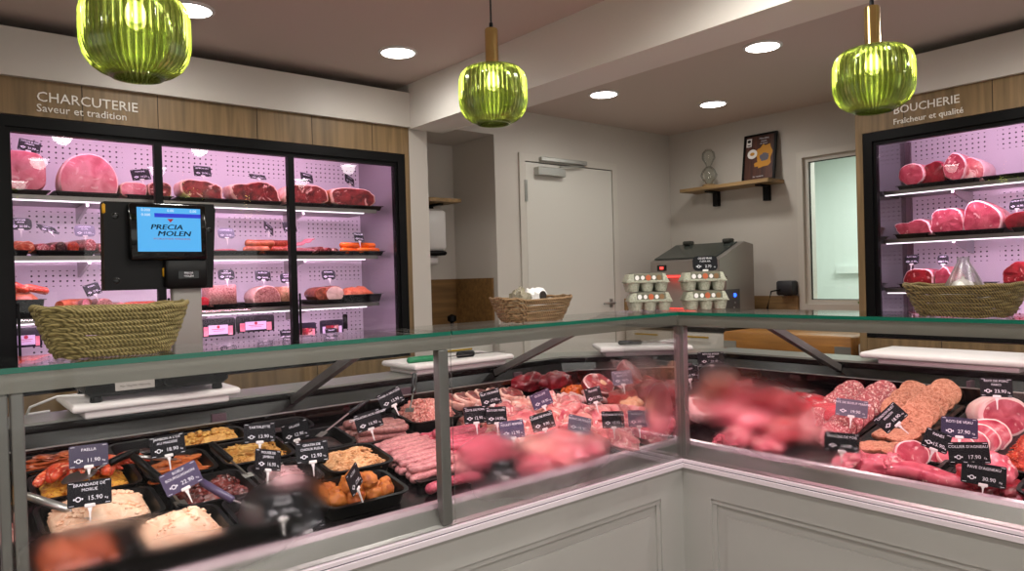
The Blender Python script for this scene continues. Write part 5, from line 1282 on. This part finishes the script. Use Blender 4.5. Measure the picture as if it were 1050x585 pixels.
# prawns
for i in range(11):
    x = .245 + .018*i*.9; y = T3 + .015*math.sin(i*2.1) + .01
    m = MB(); n_ = 9; L_ = .085
    m.tube([(L_*(q/(n_-1)-.5), .022*math.sin(PI*q/(n_-1)), .011+.010*math.sin(PI*q/(n_-1))) for q in range(n_)], lambda t: .0035 + .0085*math.sin(PI*min(1, t*1.1+.08))**.7, 10, round_=True)
    o = m.build('cooked_prawn', 'shrimp', None, True); setdeck(o, 'L', x, y, .043+.006*(i % 3), .3+.5*math.sin(i*1.7)); tagp(o, 'red cooked prawn on the yellow rice', 'prawn', 'prawns on the yellow rice')
def spoon(side, x, y, h, rz, tilt, L, label, blade='steel', handle='blackp', bw=.03, bl=.06, name='serving_spoon'):
    r = empty(name, (0, 0, 0), 0, label, 'serving spoon'); setdeck(r, side, x, y, h, rz, Matrix.Rotation(-tilt, 4, 'Y'))
    m = MB(); m.tube([(bl*.4, 0, 0), (L*.5, 0, .002), (L*.55, 0, .002)], .003, 8); m.loops([[(bl*(t_-.5)*1.0, s_*bw/2*math.sin(PI*(.08+.84*t_)), -.004*math.sin(PI*t_)*(1-abs(s_))+zz) for s_, zz in ((-1, 0), (0, -.003), (1, 0), (1, .0015), (0, .0), (-1, .0015))] for t_ in [i/8 for i in range(9)]]); m.build('bowl_end', blade, r, True)
    m = MB(); m.tube([(L*.5, 0, .002), (L*.7, 0, .004), (L, 0, .002)], lambda t: .0065+.003*math.sin(t*PI), 10, round_=True); m.build('handle', handle, r, True)
    return r
def stick(p0, p1, p2, label, name='serving_spoon', blade='steel', handle='blackp', rb=.0028, rh=.0085, flatend=True):
    """utensil from tip p0 through p1 (start of the grip) to grip end p2, world points"""
    p0, p1, p2 = map(Vector, (p0, p1, p2))
    r = empty(name, tuple(p0), 0, label, 'serving utensil')
    m = MB(); a = p1-p0; m.tube([(0, 0, 0), tuple(a*.5), tuple(a)], rb, 8)
    side_ = a.normalized().cross(Vector((0, 0, 1))).normalized()*.014
    if flatend: m.loops([[tuple(-side_*k + a*t_ + Vector((0, 0, dz))) for k, dz in ((-1, 0), (1, 0), (1, .0015), (-1, .0015))] for t_, k_ in ((-.12, 1), (.10, 1))])
    m.build('blade', blade, r)
    m = MB(); b = p2-p0; m.tube([tuple(a), tuple(a+(b-a)*.5), tuple(b)], lambda t: rh*(.8+.3*math.sin(t*PI)), 10, round_=True); m.build('handle', handle, r, True)
    return r
def oL(px, py, h): return tuple(onL(px, py, h))
def oR(px, py, h): return tuple(onR(px, py, h))
spoon('L', .285, T3-.05, .075, .5, .05, .16, 'broad steel serving spoon lying on the prawns', bw=.055, bl=.085, handle='blackp')
stick(oL(185, 516, .045), oL(166, 492, .075), oL(137, 468, .095), 'serving spatula with a black grip resting in the stew')
stick(oL(93, 530, .05), oL(70, 522, .06), oL(28, 508, .07), 'pale plastic spatula in the beige puree', handle='alu', blade='alu')
stick(oL(262, 521, .05), oL(238, 512, .06), oL(207, 494, .09), 'serving spoon with a violet grip over the stew tray', handle='cardp')
stick(oL(254, 487, .05), oL(236, 471, .07), oL(217, 455, .09), 'serving fork with a black grip at the larger gratin')
stick(oL(275, 479, .06), oL(292, 474, .075), oL(333, 472, .08), 'black arched handle with a red end over the pink cream', rh=.007)
stick(oL(330, 445, .05), oL(358, 423, .09), oL(378, 410, .12), 'long dark serving fork leaning over the black tray by the sausages', handle='trayd', rh=.006)
for i, dx in enumerate((0, .012)):
    pass
stick(oL(180, 471, .06), oL(168, 470, .075), oL(142, 468, .09), 'steel tongs lying on the ham in orange sauce', handle='alu', rh=.005, name='serving_tongs')
# fried balls
k = 0
for (dx, dy, hh, s_) in [(-.070, -.032, .024, 1), (-.025, -.036, .024, 1.1), (.024, -.036, .024, 1), (.065, -.030, .022, .95), (-.055, -.005, .022, 1), (-.008, -.005, .022, 1.1), (.042, -.002, .022, 1.05), (.085, .005, .02, .85), (-.03, -.03, .05, 1), (.02, -.025, .052, 1), (-.005, .04, .022, 1), (.05, .04, .022, 1), (-.06, .04, .02, .95), (.0, .02, .048, .95)]:
    m = MB(); blob_mb(m, .052*s_, .046*s_, .040*s_, .14, 1.9, k, 22, 14, .8); o = m.build('fried_ball', 'fried', None, True); setdeck(o, 'L', .855+dx, T1+dy, hh-.008, k*1.1); tagp(o, 'golden fried ball in the black tray at the front', 'fried ball', 'fried balls in the front tray'); k += 1
# sausages
def sausage(x, y, h, L, r_, mat, label, group, rz=0, side='L', bend=.01, name='raw_sausage', seed=0):
    m = MB(); m.tube([(L*(q/8-.5), bend*math.sin(PI*q/8+seed*.2) + .002*math.sin(q*2.3+seed), r_ + .001*math.sin(q*3+seed)) for q in range(9)], lambda t: r_*(1+.05*math.sin(t*9+seed)), 12, round_=True)
    o = m.build(name, mat, None, True); setdeck(o, side, x, y, h, rz); return tagp(o, label, 'sausage', group)
def flat_tray(side, x, y, w, d, label, h=.022, mat='tray', rz=0):
    m = MB(); tray_mb(m, w, d, h, .012); o = m.build('meat_tray', mat, None, True); setdeck(o, side, x, y, 0, rz); return tagp(o, label, 'tray')
flat_tray('L', 1.125, 1.81, .19, .30, 'black tray under the pale chipolata sausages')
flat_tray('L', 1.325, 1.81, .19, .30, 'black tray under the bright pink sausages')
flat_tray('L', 1.13, 2.06, .20, .17, 'black tray under the dark herb sausages')
for k in range(11):
    sausage(1.115+.004*math.sin(k*1.9), 1.695+.0245*k, .008, .165, .0115, 'chipo', 'pale chipolata sausage in the neat rows beside the pink ones', 'pale chipolatas', .06*math.sin(k*2.7), seed=k)
for k in range(9):
    sausage(1.12+.006*math.sin(k*2.9), 1.72+.0245*k, .027, .16, .0115, 'chipo', 'pale chipolata sausage in the neat rows beside the pink ones', 'pale chipolatas', .08*math.sin(k*1.7), seed=k+20)
for k in range(5):
    sausage(1.11+.01*math.sin(k*1.3), 2.00+.027*k, .008, .155, .0125, 'chipod', 'darker herb sausage behind the pale chipolatas', 'dark herb sausages', .12*math.sin(k*2.7), seed=k)
for k in range(4):
    sausage(1.12+.01*math.sin(k*1.3), 2.01+.027*k, .031, .15, .0125, 'chipod', 'darker herb sausage behind the pale chipolatas', 'dark herb sausages', .15*math.sin(k*1.7), seed=k+8)
for k in range(9):
    sausage(1.315+.006*math.sin(k*1.3), 1.70+.030*k, .008, .165, .0135, 'mergu', 'bright pink sausage beside the counter post', 'bright pink sausages', .06*math.sin(k*2.7), seed=k)
for k in range(7):
    sausage(1.32+.008*math.sin(k*2.3), 1.73+.030*k, .031, .16, .0135, 'mergu', 'bright pink sausage beside the counter post', 'bright pink sausages', .1*math.sin(k*1.7), seed=k+12)
sausage(1.12, 1.628, .004, .16, .014, 'mergu', 'single pink sausage lying at the front beside the counter post', None, .05)
cont(1.335, 2.09, .21, .17, .045, .6, .05, 'mincep', 'black bowl heaped with pink minced meat', 'pink minced meat heaped behind the bright pink sausages', 'minced_meat', rough=.8, fr=55, chunk=('worm', 260, .010))
stick(oL(420, 420, .09), oL(424, 402, .13), oL(425, 384, .17), 'dark upright serving fork stuck in the pink minced meat', handle='trayd')
# ------------------------------------------------------------------ middle of the counter: pink and red meats
def slab(side, x, y, h, w, d, t, mats, label, cat, name, rz=0, seed=0, tilt=.0, tiltx=0, shape='round', fat=.12, amp=.16, group=None):
    """cut slice lying face up"""
    m = MB(); cut_mb(m, w, d, t, shape, seed, fat, amp, .03)
    m.v = [(a, b_-d/2, -c_+t) if False else (a, c_-d/2, t-b_) for a, b_, c_ in m.v]
    o = m.build(name, mats, None, True); setdeck(o, side, x, y, h, rz, Matrix.Rotation(tiltx, 4, 'X') @ Matrix.Rotation(tilt, 4, 'Y')); return tagp(o, label, cat, group)
def lump(side, px, py, h, w, d, hh, mat, label, cat='meat', name='meat_piece', rz=0, seed=0, amp=.18, group=None, fr=1.8, base=0.0):
    p = (onL if side == 'L' else onR)(px, py, h + hh*.55); q = p - (slope(side) @ Vector((0, 0, 1)))*(h+hh*.55)
    m = MB(); blob_mb(m, w, d, hh, amp, fr, seed, 30, 16, .45); o = m.build(name, mat, None, True)
    setdeck(o, side, q.x, q.y, h, rz); return tagp(o, label, cat, group)
flat_tray('L', 1.60, 1.86, .30, .42, 'grey tray under the pale poultry behind the misted pane', mat='trayd')
flat_tray('L', 1.93, 1.86, .30, .42, 'grey tray under the pink ribs and veal left of the corner post', mat='trayd')
R2 = random.Random(5)
for k in range(30):     # pale poultry pieces behind the misted pane
    i, j = k % 6, k // 6
    x = 1.47 + i*.062 + R2.uniform(-.015, .015) + (.03 if j % 2 else 0); y = 1.66 + j*.082 + R2.uniform(-.012, .012)
    m = MB(); blob_mb(m, .13, .085, .05, .22, 1.6, k, 26, 14, .4); o = m.build('poultry_piece', 'palemeat' if k % 3 == 0 else 'pinkmeat', None, True)
    setdeck(o, 'L', x, y, .012+.012*(k % 2)+.020*math.sin(PI*(j+.5)/5), R2.uniform(-.6, .6)); tagp(o, 'pale pink poultry piece in the heap behind the middle misted pane', 'poultry', 'poultry pieces heaped behind the middle pane')
for k in range(16):     # folded pink slices
    x = 1.55 + .034*k; y = 2.045 - .012*(k % 3) - .010*max(0, k-9)
    slab('L', x, y, .02, .10, .11, .016, ['pinkmeat', 'fat', 'fat'], 'folded pink pork slice in the overlapping row behind the poultry', 'pork slice', 'pork_slice', .3*math.sin(k*1.7), k, .55, 0, 'round', .1, .2, 'overlapping pork slices')
for k in range(6):
    slab('L', 1.50+.05*k, 2.17-.004*k, .02, .12, .09, .03, ['cured', 'curedfat', 'curedfat'], 'dark pink slab in the row along the divider', 'pork slab', 'pork_slab', .2*math.sin(k), k+30, .2, .2, group='slabs along the divider')
# tray of orange pieces
q = onL(588, 402, .03)
flat_tray('L', q.x, q.y, .15, .12, 'black tray of orange marinated pieces behind the ribs', h=.035)
for k in range(9):
    m = MB(); blob_mb(m, .045, .035, .028, .25, 2, k, 18, 12, .4); o = m.build('marinated_piece', 'orange2', None, True); setdeck(o, 'L', q.x-.05+.0125*k, q.y-.022+.022*(k % 3), .018+.01*(k % 2), k); tagp(o, 'orange marinated piece in the small black tray', 'marinated meat', 'orange marinated pieces')
lump('L', 570, 388, .03, .16, .09, .06, 'beefd', 'dark maroon meat piece behind the orange pieces', seed=3)
lump('L', 540, 390, .01, .18, .09, .06, 'beefd', 'dark maroon meat piece at the divider, left of the orange tray', seed=4)
# shin of beef with marrow bone
def shin(side, px, py, h, w, label, seed, rz=0, tx=.5):
    p = (onL if side == 'L' else onR)(px, py, h+.03); 
    r = empty('beef_shin_slice', (0, 0, 0), 0, label, 'beef slice'); 
    m = MB(); cut_mb(m, w, w*.72, .03, 'round', seed, .08, .12, .03); m.v = [(a, c_-w*.36, .03-b_) for a, b_, c_ in m.v]; m.build('meat', ['beef', 'fat', 'beefd'], r, True)
    m = MB(); m.lathe([(.0, .036), (.010, .0365), (.016, .035), (.018, .028)], 18, (w*.12, 0, 0)); m.build('marrow_bone', 'bone', r, True)
    n = slope(side) @ Vector((0, 0, 1)); q_ = p - n*(h+.03); setdeck(r, side, q_.x, q_.y, h, rz, Matrix.Rotation(tx, 4, 'X')); return r
shin('L', 612, 392, .055, .17, 'beef shin slice with an orange marrow bone behind the rib tag', 3, .2)
lump('L', 640, 405, .05, .15, .10, .06, 'beef', 'bright red beef piece behind the ribs', seed=8)
lump('L', 662, 400, .05, .13, .10, .07, 'beefd', 'red beef steak piece with a pale edge beside the corner post', seed=9)
lump('L', 673, 398, .02, .12, .09, .07, 'beefd', 'deep red beef piece low beside the corner post', seed=12)
slab('L', 2.30, 2.05, .07, .17, .12, .05, ['beefd', 'beef', 'beefd'], 'thick red steak at the top of the corner heap', 'steak', 'beef_steak', .4, 14, .15, .7)
slab('L', 2.24, 1.98, .05, .14, .11, .03, ['beef', 'fat', 'beefd'], 'red steak with white fat line in the corner heap', 'steak', 'beef_steak', -.4, 15, .1, .6)
slab('L', 2.36, 1.95, .035, .13, .11, .04, ['beef', 'beef', 'beefd'], 'lower red steak in the corner heap', 'steak', 'beef_steak', .9, 16, .2, .5)
lump('L', 690, 400, .03, .15, .12, .08, 'beefd', 'red beef piece right behind the corner post', seed=18)
lump('L', 648, 414, .045, .09, .06, .05, 'bone', 'orange knuckle bone piece left of the corner post', 'bone', 'knuckle_bone', seed=22, amp=.25)
# pink ribs
for k in range(8):
    p = onL(590+9.5*k, 420+1.5*math.sin(k), .07); m = MB(); m.tube([(0, -.06, .0), (.0, 0, .028), (.0, .07, .006)], lambda t: .012+.004*math.sin(t*PI), 10, round_=True)
    o = m.build('pork_rib', 'pinkmeat' if k % 2 else 'fat2', None, True); setdeck(o, 'L', p.x, p.y, .045, -.35+.08*math.sin(k*2)); tagp(o, 'pink rib in the rack behind the small black tag', 'rib', 'ribs left of the corner post')
lump('L', 612, 425, .01, .24, .14, .06, 'pinkmeat', 'broad pink rack of meat under the ribs', seed=25, amp=.12)
for k, (px, py, w, s_) in enumerate([(590, 452, .13, 1), (615, 462, .12, 2), (640, 450, .14, 3), (665, 445, .13, 4), (650, 432, .12, 5), (680, 432, .11, 6), (678, 415, .11, 7), (600, 470, .11, 8), (630, 440, .12, 9), (560, 480, .12, 10), (580, 468, .12, 11), (690, 447, .10, 12)]):
    lump('L', px, py, .006+.008*(k % 3), w, .085, .05, 'pork' if k % 2 else 'pinkmeat', 'pink veal piece along the steel ledge left of the corner post', 'veal piece', 'veal_piece', k*.7, 40+s_, .17, 'veal pieces at the ledge left of the corner post', 2.2)

# ------------------------------------------------------------------ right counter
flat_tray('R', 2.145, 1.37, .10, .18, 'small empty grey tray with a grid just right of the corner post', mat='trayd', rz=.2)
shin('R', 712, 410, .03, .12, 'orange pink meat slice with bone right of the corner post', 33, .3, .4)
slab('R', 2.20, 1.60, .03, .14, .10, .05, ['beef', 'fat', 'fat'], 'red beef piece with a white fat band right of the corner post', 'beef', 'beef_piece', -.6, 34, .5, .5, fat=.25)
lump('R', 708, 423, .0, .14, .10, .05, 'beefd', 'dark red meat under the fat banded piece', seed=35)
for k, (px, py) in enumerate([(731, 455), (742, 462), (735, 467), (752, 455)]):
    lump('R', px, py, .004, .07, .05, .032, 'veal', 'small red meat scrap beside the empty tray right of the corner post', 'meat scrap', 'meat_scrap', k, 50+k, .2, 'red scraps beside the empty tray', 2.4)
flat_tray('R', 2.44, 1.50, .40, .26, 'grey tray under the red roasts behind the misted pane', mat='trayd')
for k, (px, py, h, w, d, hh, mt, lb) in enumerate([(735, 392, .05, .17, .12, .09, 'roast', 'brown topped roast right of the corner post under a tag'), (760, 402, .03, .22, .13, .09, 'beef', 'large red roast, leftmost behind the right misted patch'), (795, 408, .03, .20, .13, .08, 'beef', 'large red roast in the middle of the right misted patch'), (825, 412, .02, .18, .12, .06, 'beef', 'flat red roast at the right end of the misted patch'), (770, 430, .015, .16, .12, .07, 'veal', 'pink red joint low in the right misted patch'), (805, 438, .015, .16, .11, .06, 'beef', 'red joint beside the salami rows in the mist'), (755, 445, .01, .14, .10, .05, 'pork', 'pale pink joint near the empty tray'), (785, 455, .005, .13, .09, .045, 'pork', 'pink piece at the ledge under the mist'), (745, 422, .02, .13, .10, .07, 'pork', 'pink joint with white fat beside the banded piece')]):
    lump('R', px, py, h, w, d, hh, mt, lb, 'roast', 'raw_roast', k*.6, 60+k, .14)
lump('R', 845, 420, .02, .22, .11, .05, 'mince2', 'bright red minced steak roll left of the salami rows', 'minced steak', 'minced_steak', 1.2, 71, .08)
# two rows of salami slices
def disc(side, p, r_, t, mats, label, cat, name, face, lean, seed, group, amp=.03, hh=1.0):
    m = MB(); cut_mb(m, r_*2, r_*2*hh, t, 'round', seed, .05, amp, .02, 36, 1.0); o = m.build(name, mats, None, True)
    o.location = p; o.rotation_euler = (Matrix.Rotation(face, 4, 'Z') @ Matrix.Rotation(-lean, 4, 'X')).to_euler(); return tagp(o, label, cat, group)
def row(a, b, n, r_, mats, label, group, name, cat, face, lean, seed0, amp=.03, h0=.0):
    for k in range(n):
        t_ = k/(n-1); x = a[0]+(b[0]-a[0])*t_; y = a[1]+(b[1]-a[1])*t_
        disc('R', (x, y, deckR(x)+.006+h0), r_*(1+.03*math.sin(k*3)), .012, mats, label, cat, name, face+.06*math.sin(k*2.1), lean, seed0+k, group, amp)
flat_tray('R', 2.42, 1.13, .50, .16, 'long black tray under the two rows of salami slices', h=.012)
row((2.18, 1.175), (2.60, 1.215), 9, .043, ['salami', 'salrim', 'salrim'], 'speckled salami slice in the left overlapping row', 'left row of salami slices', 'salami_slice', 'salami slice', math.radians(-62), .5, 5)
row((2.18, 1.075), (2.62, 1.115), 9, .045, ['salami', 'salrim', 'salrim'], 'speckled salami slice in the right overlapping row', 'right row of salami slices', 'salami_slice', 'salami slice', math.radians(-62), .5, 35)
# breaded patties
flat_tray('R', 2.43, .955, .48, .17, 'black tray under the breaded patties', h=.012)
PT = ['patty', 'patty', 'pattyd']
row((2.44, .995), (2.62, 1.01), 3, .048, PT, 'tall breaded patty standing in the left stack behind the tag', 'left stack of patties', 'breaded_patty', 'patty', math.radians(-60), .48, 60, .05)
row((2.38, .915), (2.66, .925), 5, .050, PT, 'large breaded patty standing in the right stack', 'right stack of patties', 'breaded_patty', 'patty', math.radians(-60), .48, 70, .05)
for k, (px, py, lb) in enumerate([(897, 459, 'flat breaded patty in front, leftmost of the lying ones'), (912, 446, 'flat breaded patty lying in front of the left stack'), (928, 449, 'flat breaded patty lying under the small tilted tag'), (920, 461, 'flat breaded patty behind the pink folded meat')]):
    p = onR(px, py, .02); slab('R', p.x, p.y, .012, .10, .075, .018, PT, lb, 'patty', 'breaded_patty', -1.0+.2*k, 80+k, 0, 0, amp=.05)
# pink front pieces
for k, (px, py, w, d, hh, mt, lb) in enumerate([(866, 474, .10, .07, .04, 'pork', 'small pink piece at the ledge behind the dark tag'), (882, 471, .09, .07, .05, 'pork', 'pink folded piece left of the veal rolls, back one'), (895, 479, .11, .08, .05, 'veal', 'pink folded piece at the ledge under the patties'), (914, 474, .09, .07, .05, 'pork', 'pink folded piece touching the left veal roll')]):
    lump('R', px, py, .004, w, d, hh, mt, lb, 'pork', 'pork_piece', k, 90+k, .17, None, 2.4)
flat_tray('R', 2.19, .83, .16, .18, 'black tray under the two veal rolls', h=.01)
def roll(px, py, r_, L, face, lean, label, seed, mats=('veal', 'fat', 'pinkmeat'), fat=.12, h=.0, name='meat_roll', amp=.04):
    p = onR(px, py, h+r_); q_ = p - Vector((0, 0, r_)); m = MB(); cut_mb(m, r_*2, r_*1.8, L, 'round', seed, fat, amp, .02, 44, .85)
    o = m.build(name, list(mats), None, True); o.location = q_; o.rotation_euler = (Matrix.Rotation(face, 4, 'Z') @ Matrix.Rotation(-lean, 4, 'X')).to_euler(); return tagp(o, label, 'meat roll')
roll(937, 464, .045, .07, math.radians(-55), .35, 'left veal roll with a white fat rim at the front', 1, fat=.1)
roll(966, 461, .042, .08, math.radians(-35), .45, 'right veal roll with a white fat rim beside the small tag', 2, fat=.1)
m = MB(); n_ = 12
m.tube([(.20*(q/(n_-1)-.5), .014*math.sin(q*.5), .018) for q in range(n_)], lambda t: .006 + .020*math.sin(PI*min(1, .15+t*.8))**.8, 18, round_=True)
o = m.build('pork_fillet', 'veal', None, True); p = onR(948, 490, .02); setdeck(o, 'R', 2.068, p.y, .0, -PI/2+.10); o.scale = (1, 1.3, 1); tagp(o, 'long raw pork fillet lying along the steel ledge', 'fillet')
# roast slices and the big rolled roast
flat_tray('R', 2.42, .755, .50, .20, 'black tray under the rolled roast and its slices', h=.012)
roll(1032, 425, .068, .20, math.radians(-58), .15, 'big rolled roast with pale fat and a red cut face under the rear tag', 3, ('veal', 'fat', 'fat'), .16)
for k, (px, py, r_) in enumerate([(1018, 443, .056), (1007, 448, .055), (996, 452, .054), (984, 456, .05)]):
    roll(px, py, r_, .018, math.radians(-58), .55, ('fourth', 'third', 'second', 'front')[k] + ' slice, counted from the front, before the big rolled roast', 4+k, ('veal', 'fat', 'fat'), .1, name='roast_slice', amp=.05)
roll(985, 462, .048, .10, math.radians(-50), .9, 'netted flat roast lying under the tag with the large price', 9, ('veal', 'fat', 'pinkmeat'), .08)
# lamb piece and mince at the right edge
lump('R', 1003, 484, .01, .12, .10, .06, 'beef', 'red lamb shoulder piece behind the front tag', seed=101, amp=.2)
lump('R', 1018, 478, .02, .10, .10, .06, 'pork', 'lamb piece with white fat at the right of the front tag', seed=102, amp=.2)
lump('R', 1010, 499, .0, .16, .07, .028, 'beefd', 'flat dark red piece at the ledge under the front tag', seed=103, amp=.2)
lump('R', 1040, 502, .0, .12, .06, .03, 'beefd', 'dark red piece at the ledge at the right photo edge', seed=104, amp=.2)
flat_tray('R', 2.06+.09, .745, .09, .05, 'small empty black tray between the fillet and the lamb', h=.02)
cont(2.33, .585, .34, .13, .03, .5, .055, 'mince', 'black tray of orange red minced meat at the right edge', 'orange red minced meat heaped at the right photo edge', 'minced_meat', side='R', rough=1.0, fr=55, chunk=('worm', 320, .010))
cont(2.10, .52, .12, .10, .03, .5, .01, 'blacknut', 'black tray edge in front of the red mince', 'dark remainder in the tray in front of the mince', 'tray_remainder', side='R')

# ------------------------------------------------------------------ counter price tags
tl = tagL
tl(92, 505, .065, ['BRANDADE DE', 'MORUE'], '15.90', 'black price tag reading BRANDADE DE MORUE standing in the beige puree')
tl(91, 467, .06, ['PAELLA'], '11.90', 'dark violet price tag reading PAELLA behind the prawns', col='cardp2')
tl(174, 456, .06, ['JAMBON A L\'OS', 'AU MADERE'], '18.90', 'black price tag reading JAMBON A L\'OS above the orange sauce', roll=-.08)
tl(196, 487, .06, ['BOEUF', 'BOURGUIGNON'], '22.90', 'tilted violet price tag reading BOEUF BOURGUIGNON over the dark stew', roll=-.35, col='cardp')
tl(265, 443.5, .06, ['TARTIFLETTE'], '13.90', 'black price tag standing in the larger golden gratin', roll=.05)
tl(269, 472, .05, ['MOUSSE DE', 'JAMBON'], '16.90', 'slanted black price tag over the pale pink cream', roll=.3, face=.4)
tl(309, 441, .05, ['SALADE'], '12.90', 'black price tag leaning behind the grated salad tray', roll=-.3, face=-.9)
tl(320, 463, .06, ['GRATIN DE', 'CHOUX FLEUR'], '12.90', 'black price tag reading GRATIN DE CHOUX FLEUR by the grated salad')
tl(289, 519, .045, ['CIVET DE', 'SANGLIER'], '19.90', 'dim black price tag behind the misted patch over the dark salad', roll=.02)
tl(316, 533, .0, ['TERRINE'], '14.90', 'very dark price tag at the steel ledge behind the misted patch', roll=-.2, stem=.006)
tl(365, 489, .07, ['ACCRAS'], '17.90', 'black price tag seen edge on behind the fried balls', roll=-.2, face=.75)
tl(382, 430, .06, ['CHIPOLATAS AUX HERBES'], '16.90', 'black price tag tilted over the pale chipolata sausages', roll=-.2)
tl(407, 406, .08, ['CHAIR A SAUCISSE'], '13.90', 'black price tag tilted at the pink minced meat', roll=-.35)
tl(487, 425, .07, ['COTE DE PORC'], '12.90', 'black price tag at the left of the pale poultry heap, front left of the pair', roll=.02, w=.078)
tl(508, 425.5, .07, ['ROTI DE PORC'], '14.90', 'black price tag right beside the one at the left of the poultry heap', roll=.05, w=.072)
tl(505.5, 407, .08, ['FILET DE DINDE'], '17.90', 'black price tag behind the pair at the left of the poultry heap', roll=-.15, w=.075)
tl(559, 408, .08, ['ESCALOPE'], '19.90', 'violet price tag tilted above the overlapping pork slices', roll=-.25, col='cardp', w=.08)
tl(559, 431, .07, ['CUISSE DE POULET'], '9.90', 'black price tag in the poultry heap below the violet one', roll=-.15)
tl(589, 435, .07, ['BLANC DE POULET'], '16.90', 'faint grey violet price tag behind the mist right of the poultry tag', roll=.3, col='cardg')
tl(525, 440, .06, ['POULET FERMIER'], '12.90', 'dim violet price tag deep in the mist at the poultry heap', roll=0, col='cardp')
tl(516, 480, .02, ['PORC'], '11.90', 'blurred black price tag low behind the misted middle pane', roll=.05, stem=.015)
tl(610.5, 404.5, .10, ['TRAVERS'], '11.90', 'small black price tag tilted on the pink ribs', roll=-.12, w=.066)
tl(638, 387, .11, ['BOURGUIGNON', 'BASSE COTE'], '16.90', 'grey violet price tag above the red beef in the corner heap', col='cardg', w=.09)
tl(627, 430, .07, ['TENDRON DE VEAU'], '15.90', 'black price tag below the ribs, left of the violet one', roll=.1, w=.085)
tl(653, 429, .07, ['BLANQUETTE'], '18.90', 'violet price tag below the ribs nearest the corner post', roll=.1, col='cardg', w=.08)
tr = lambda *a, **k: tagL(*a, side='R', **k)
tr(708, 382, .10, ['PALERON'], '15.90', 'dim price tag right of the corner post beside the brown roast', roll=-.15, face=-.75, w=.085)
tr(729, 367.5, .14, ['ROTI DE BOEUF', 'EXTRA'], '28.90', 'black price tag standing on the brown topped roast', face=-.75, w=.10)
tr(871, 418, .07, ['PAVE DE BOEUF MARINE'], '19.90', 'grey violet price tag over the salami rows', roll=.1, col='cardg', w=.09)
tr(862, 453, .05, ['SAUCISSE DE FOIE'], '14.90', 'dark price tag in front of the right salami row', roll=.05, w=.09)
tr(930.5, 422, .09, ['CORDON BLEU', 'MAISON'], '18.90', 'strongly tilted black price tag on the standing patties', roll=-.8, w=.08)
tr(951, 449.5, .06, ['PANES'], '15.90', 'small tilted black price tag between the patties and the veal roll', roll=.35, w=.062)
tr(982, 438, .08, ['ROTI DE VEAU'], '27.90', 'dark violet price tag reading ROTI DE VEAU before the roast slices', roll=.06, col='cardp2', w=.085)
tr(995, 464, .06, ['COLLIER D\'AGNEAU'], '17.90', 'black price tag with 17.90 above the front tag of the lamb', roll=-.06, w=.09)
tr(1006, 486, .03, ['PAVE D\'AGNEAU'], '30.90', 'black price tag with 30.90 at the steel ledge on the lamb', roll=.12, w=.095, stem=.018)
tr(1021, 397, .13, ['ROTI DE PORC', 'FARCI'], '23.90', 'black price tag standing on the big rolled roast', roll=.02, w=.078)
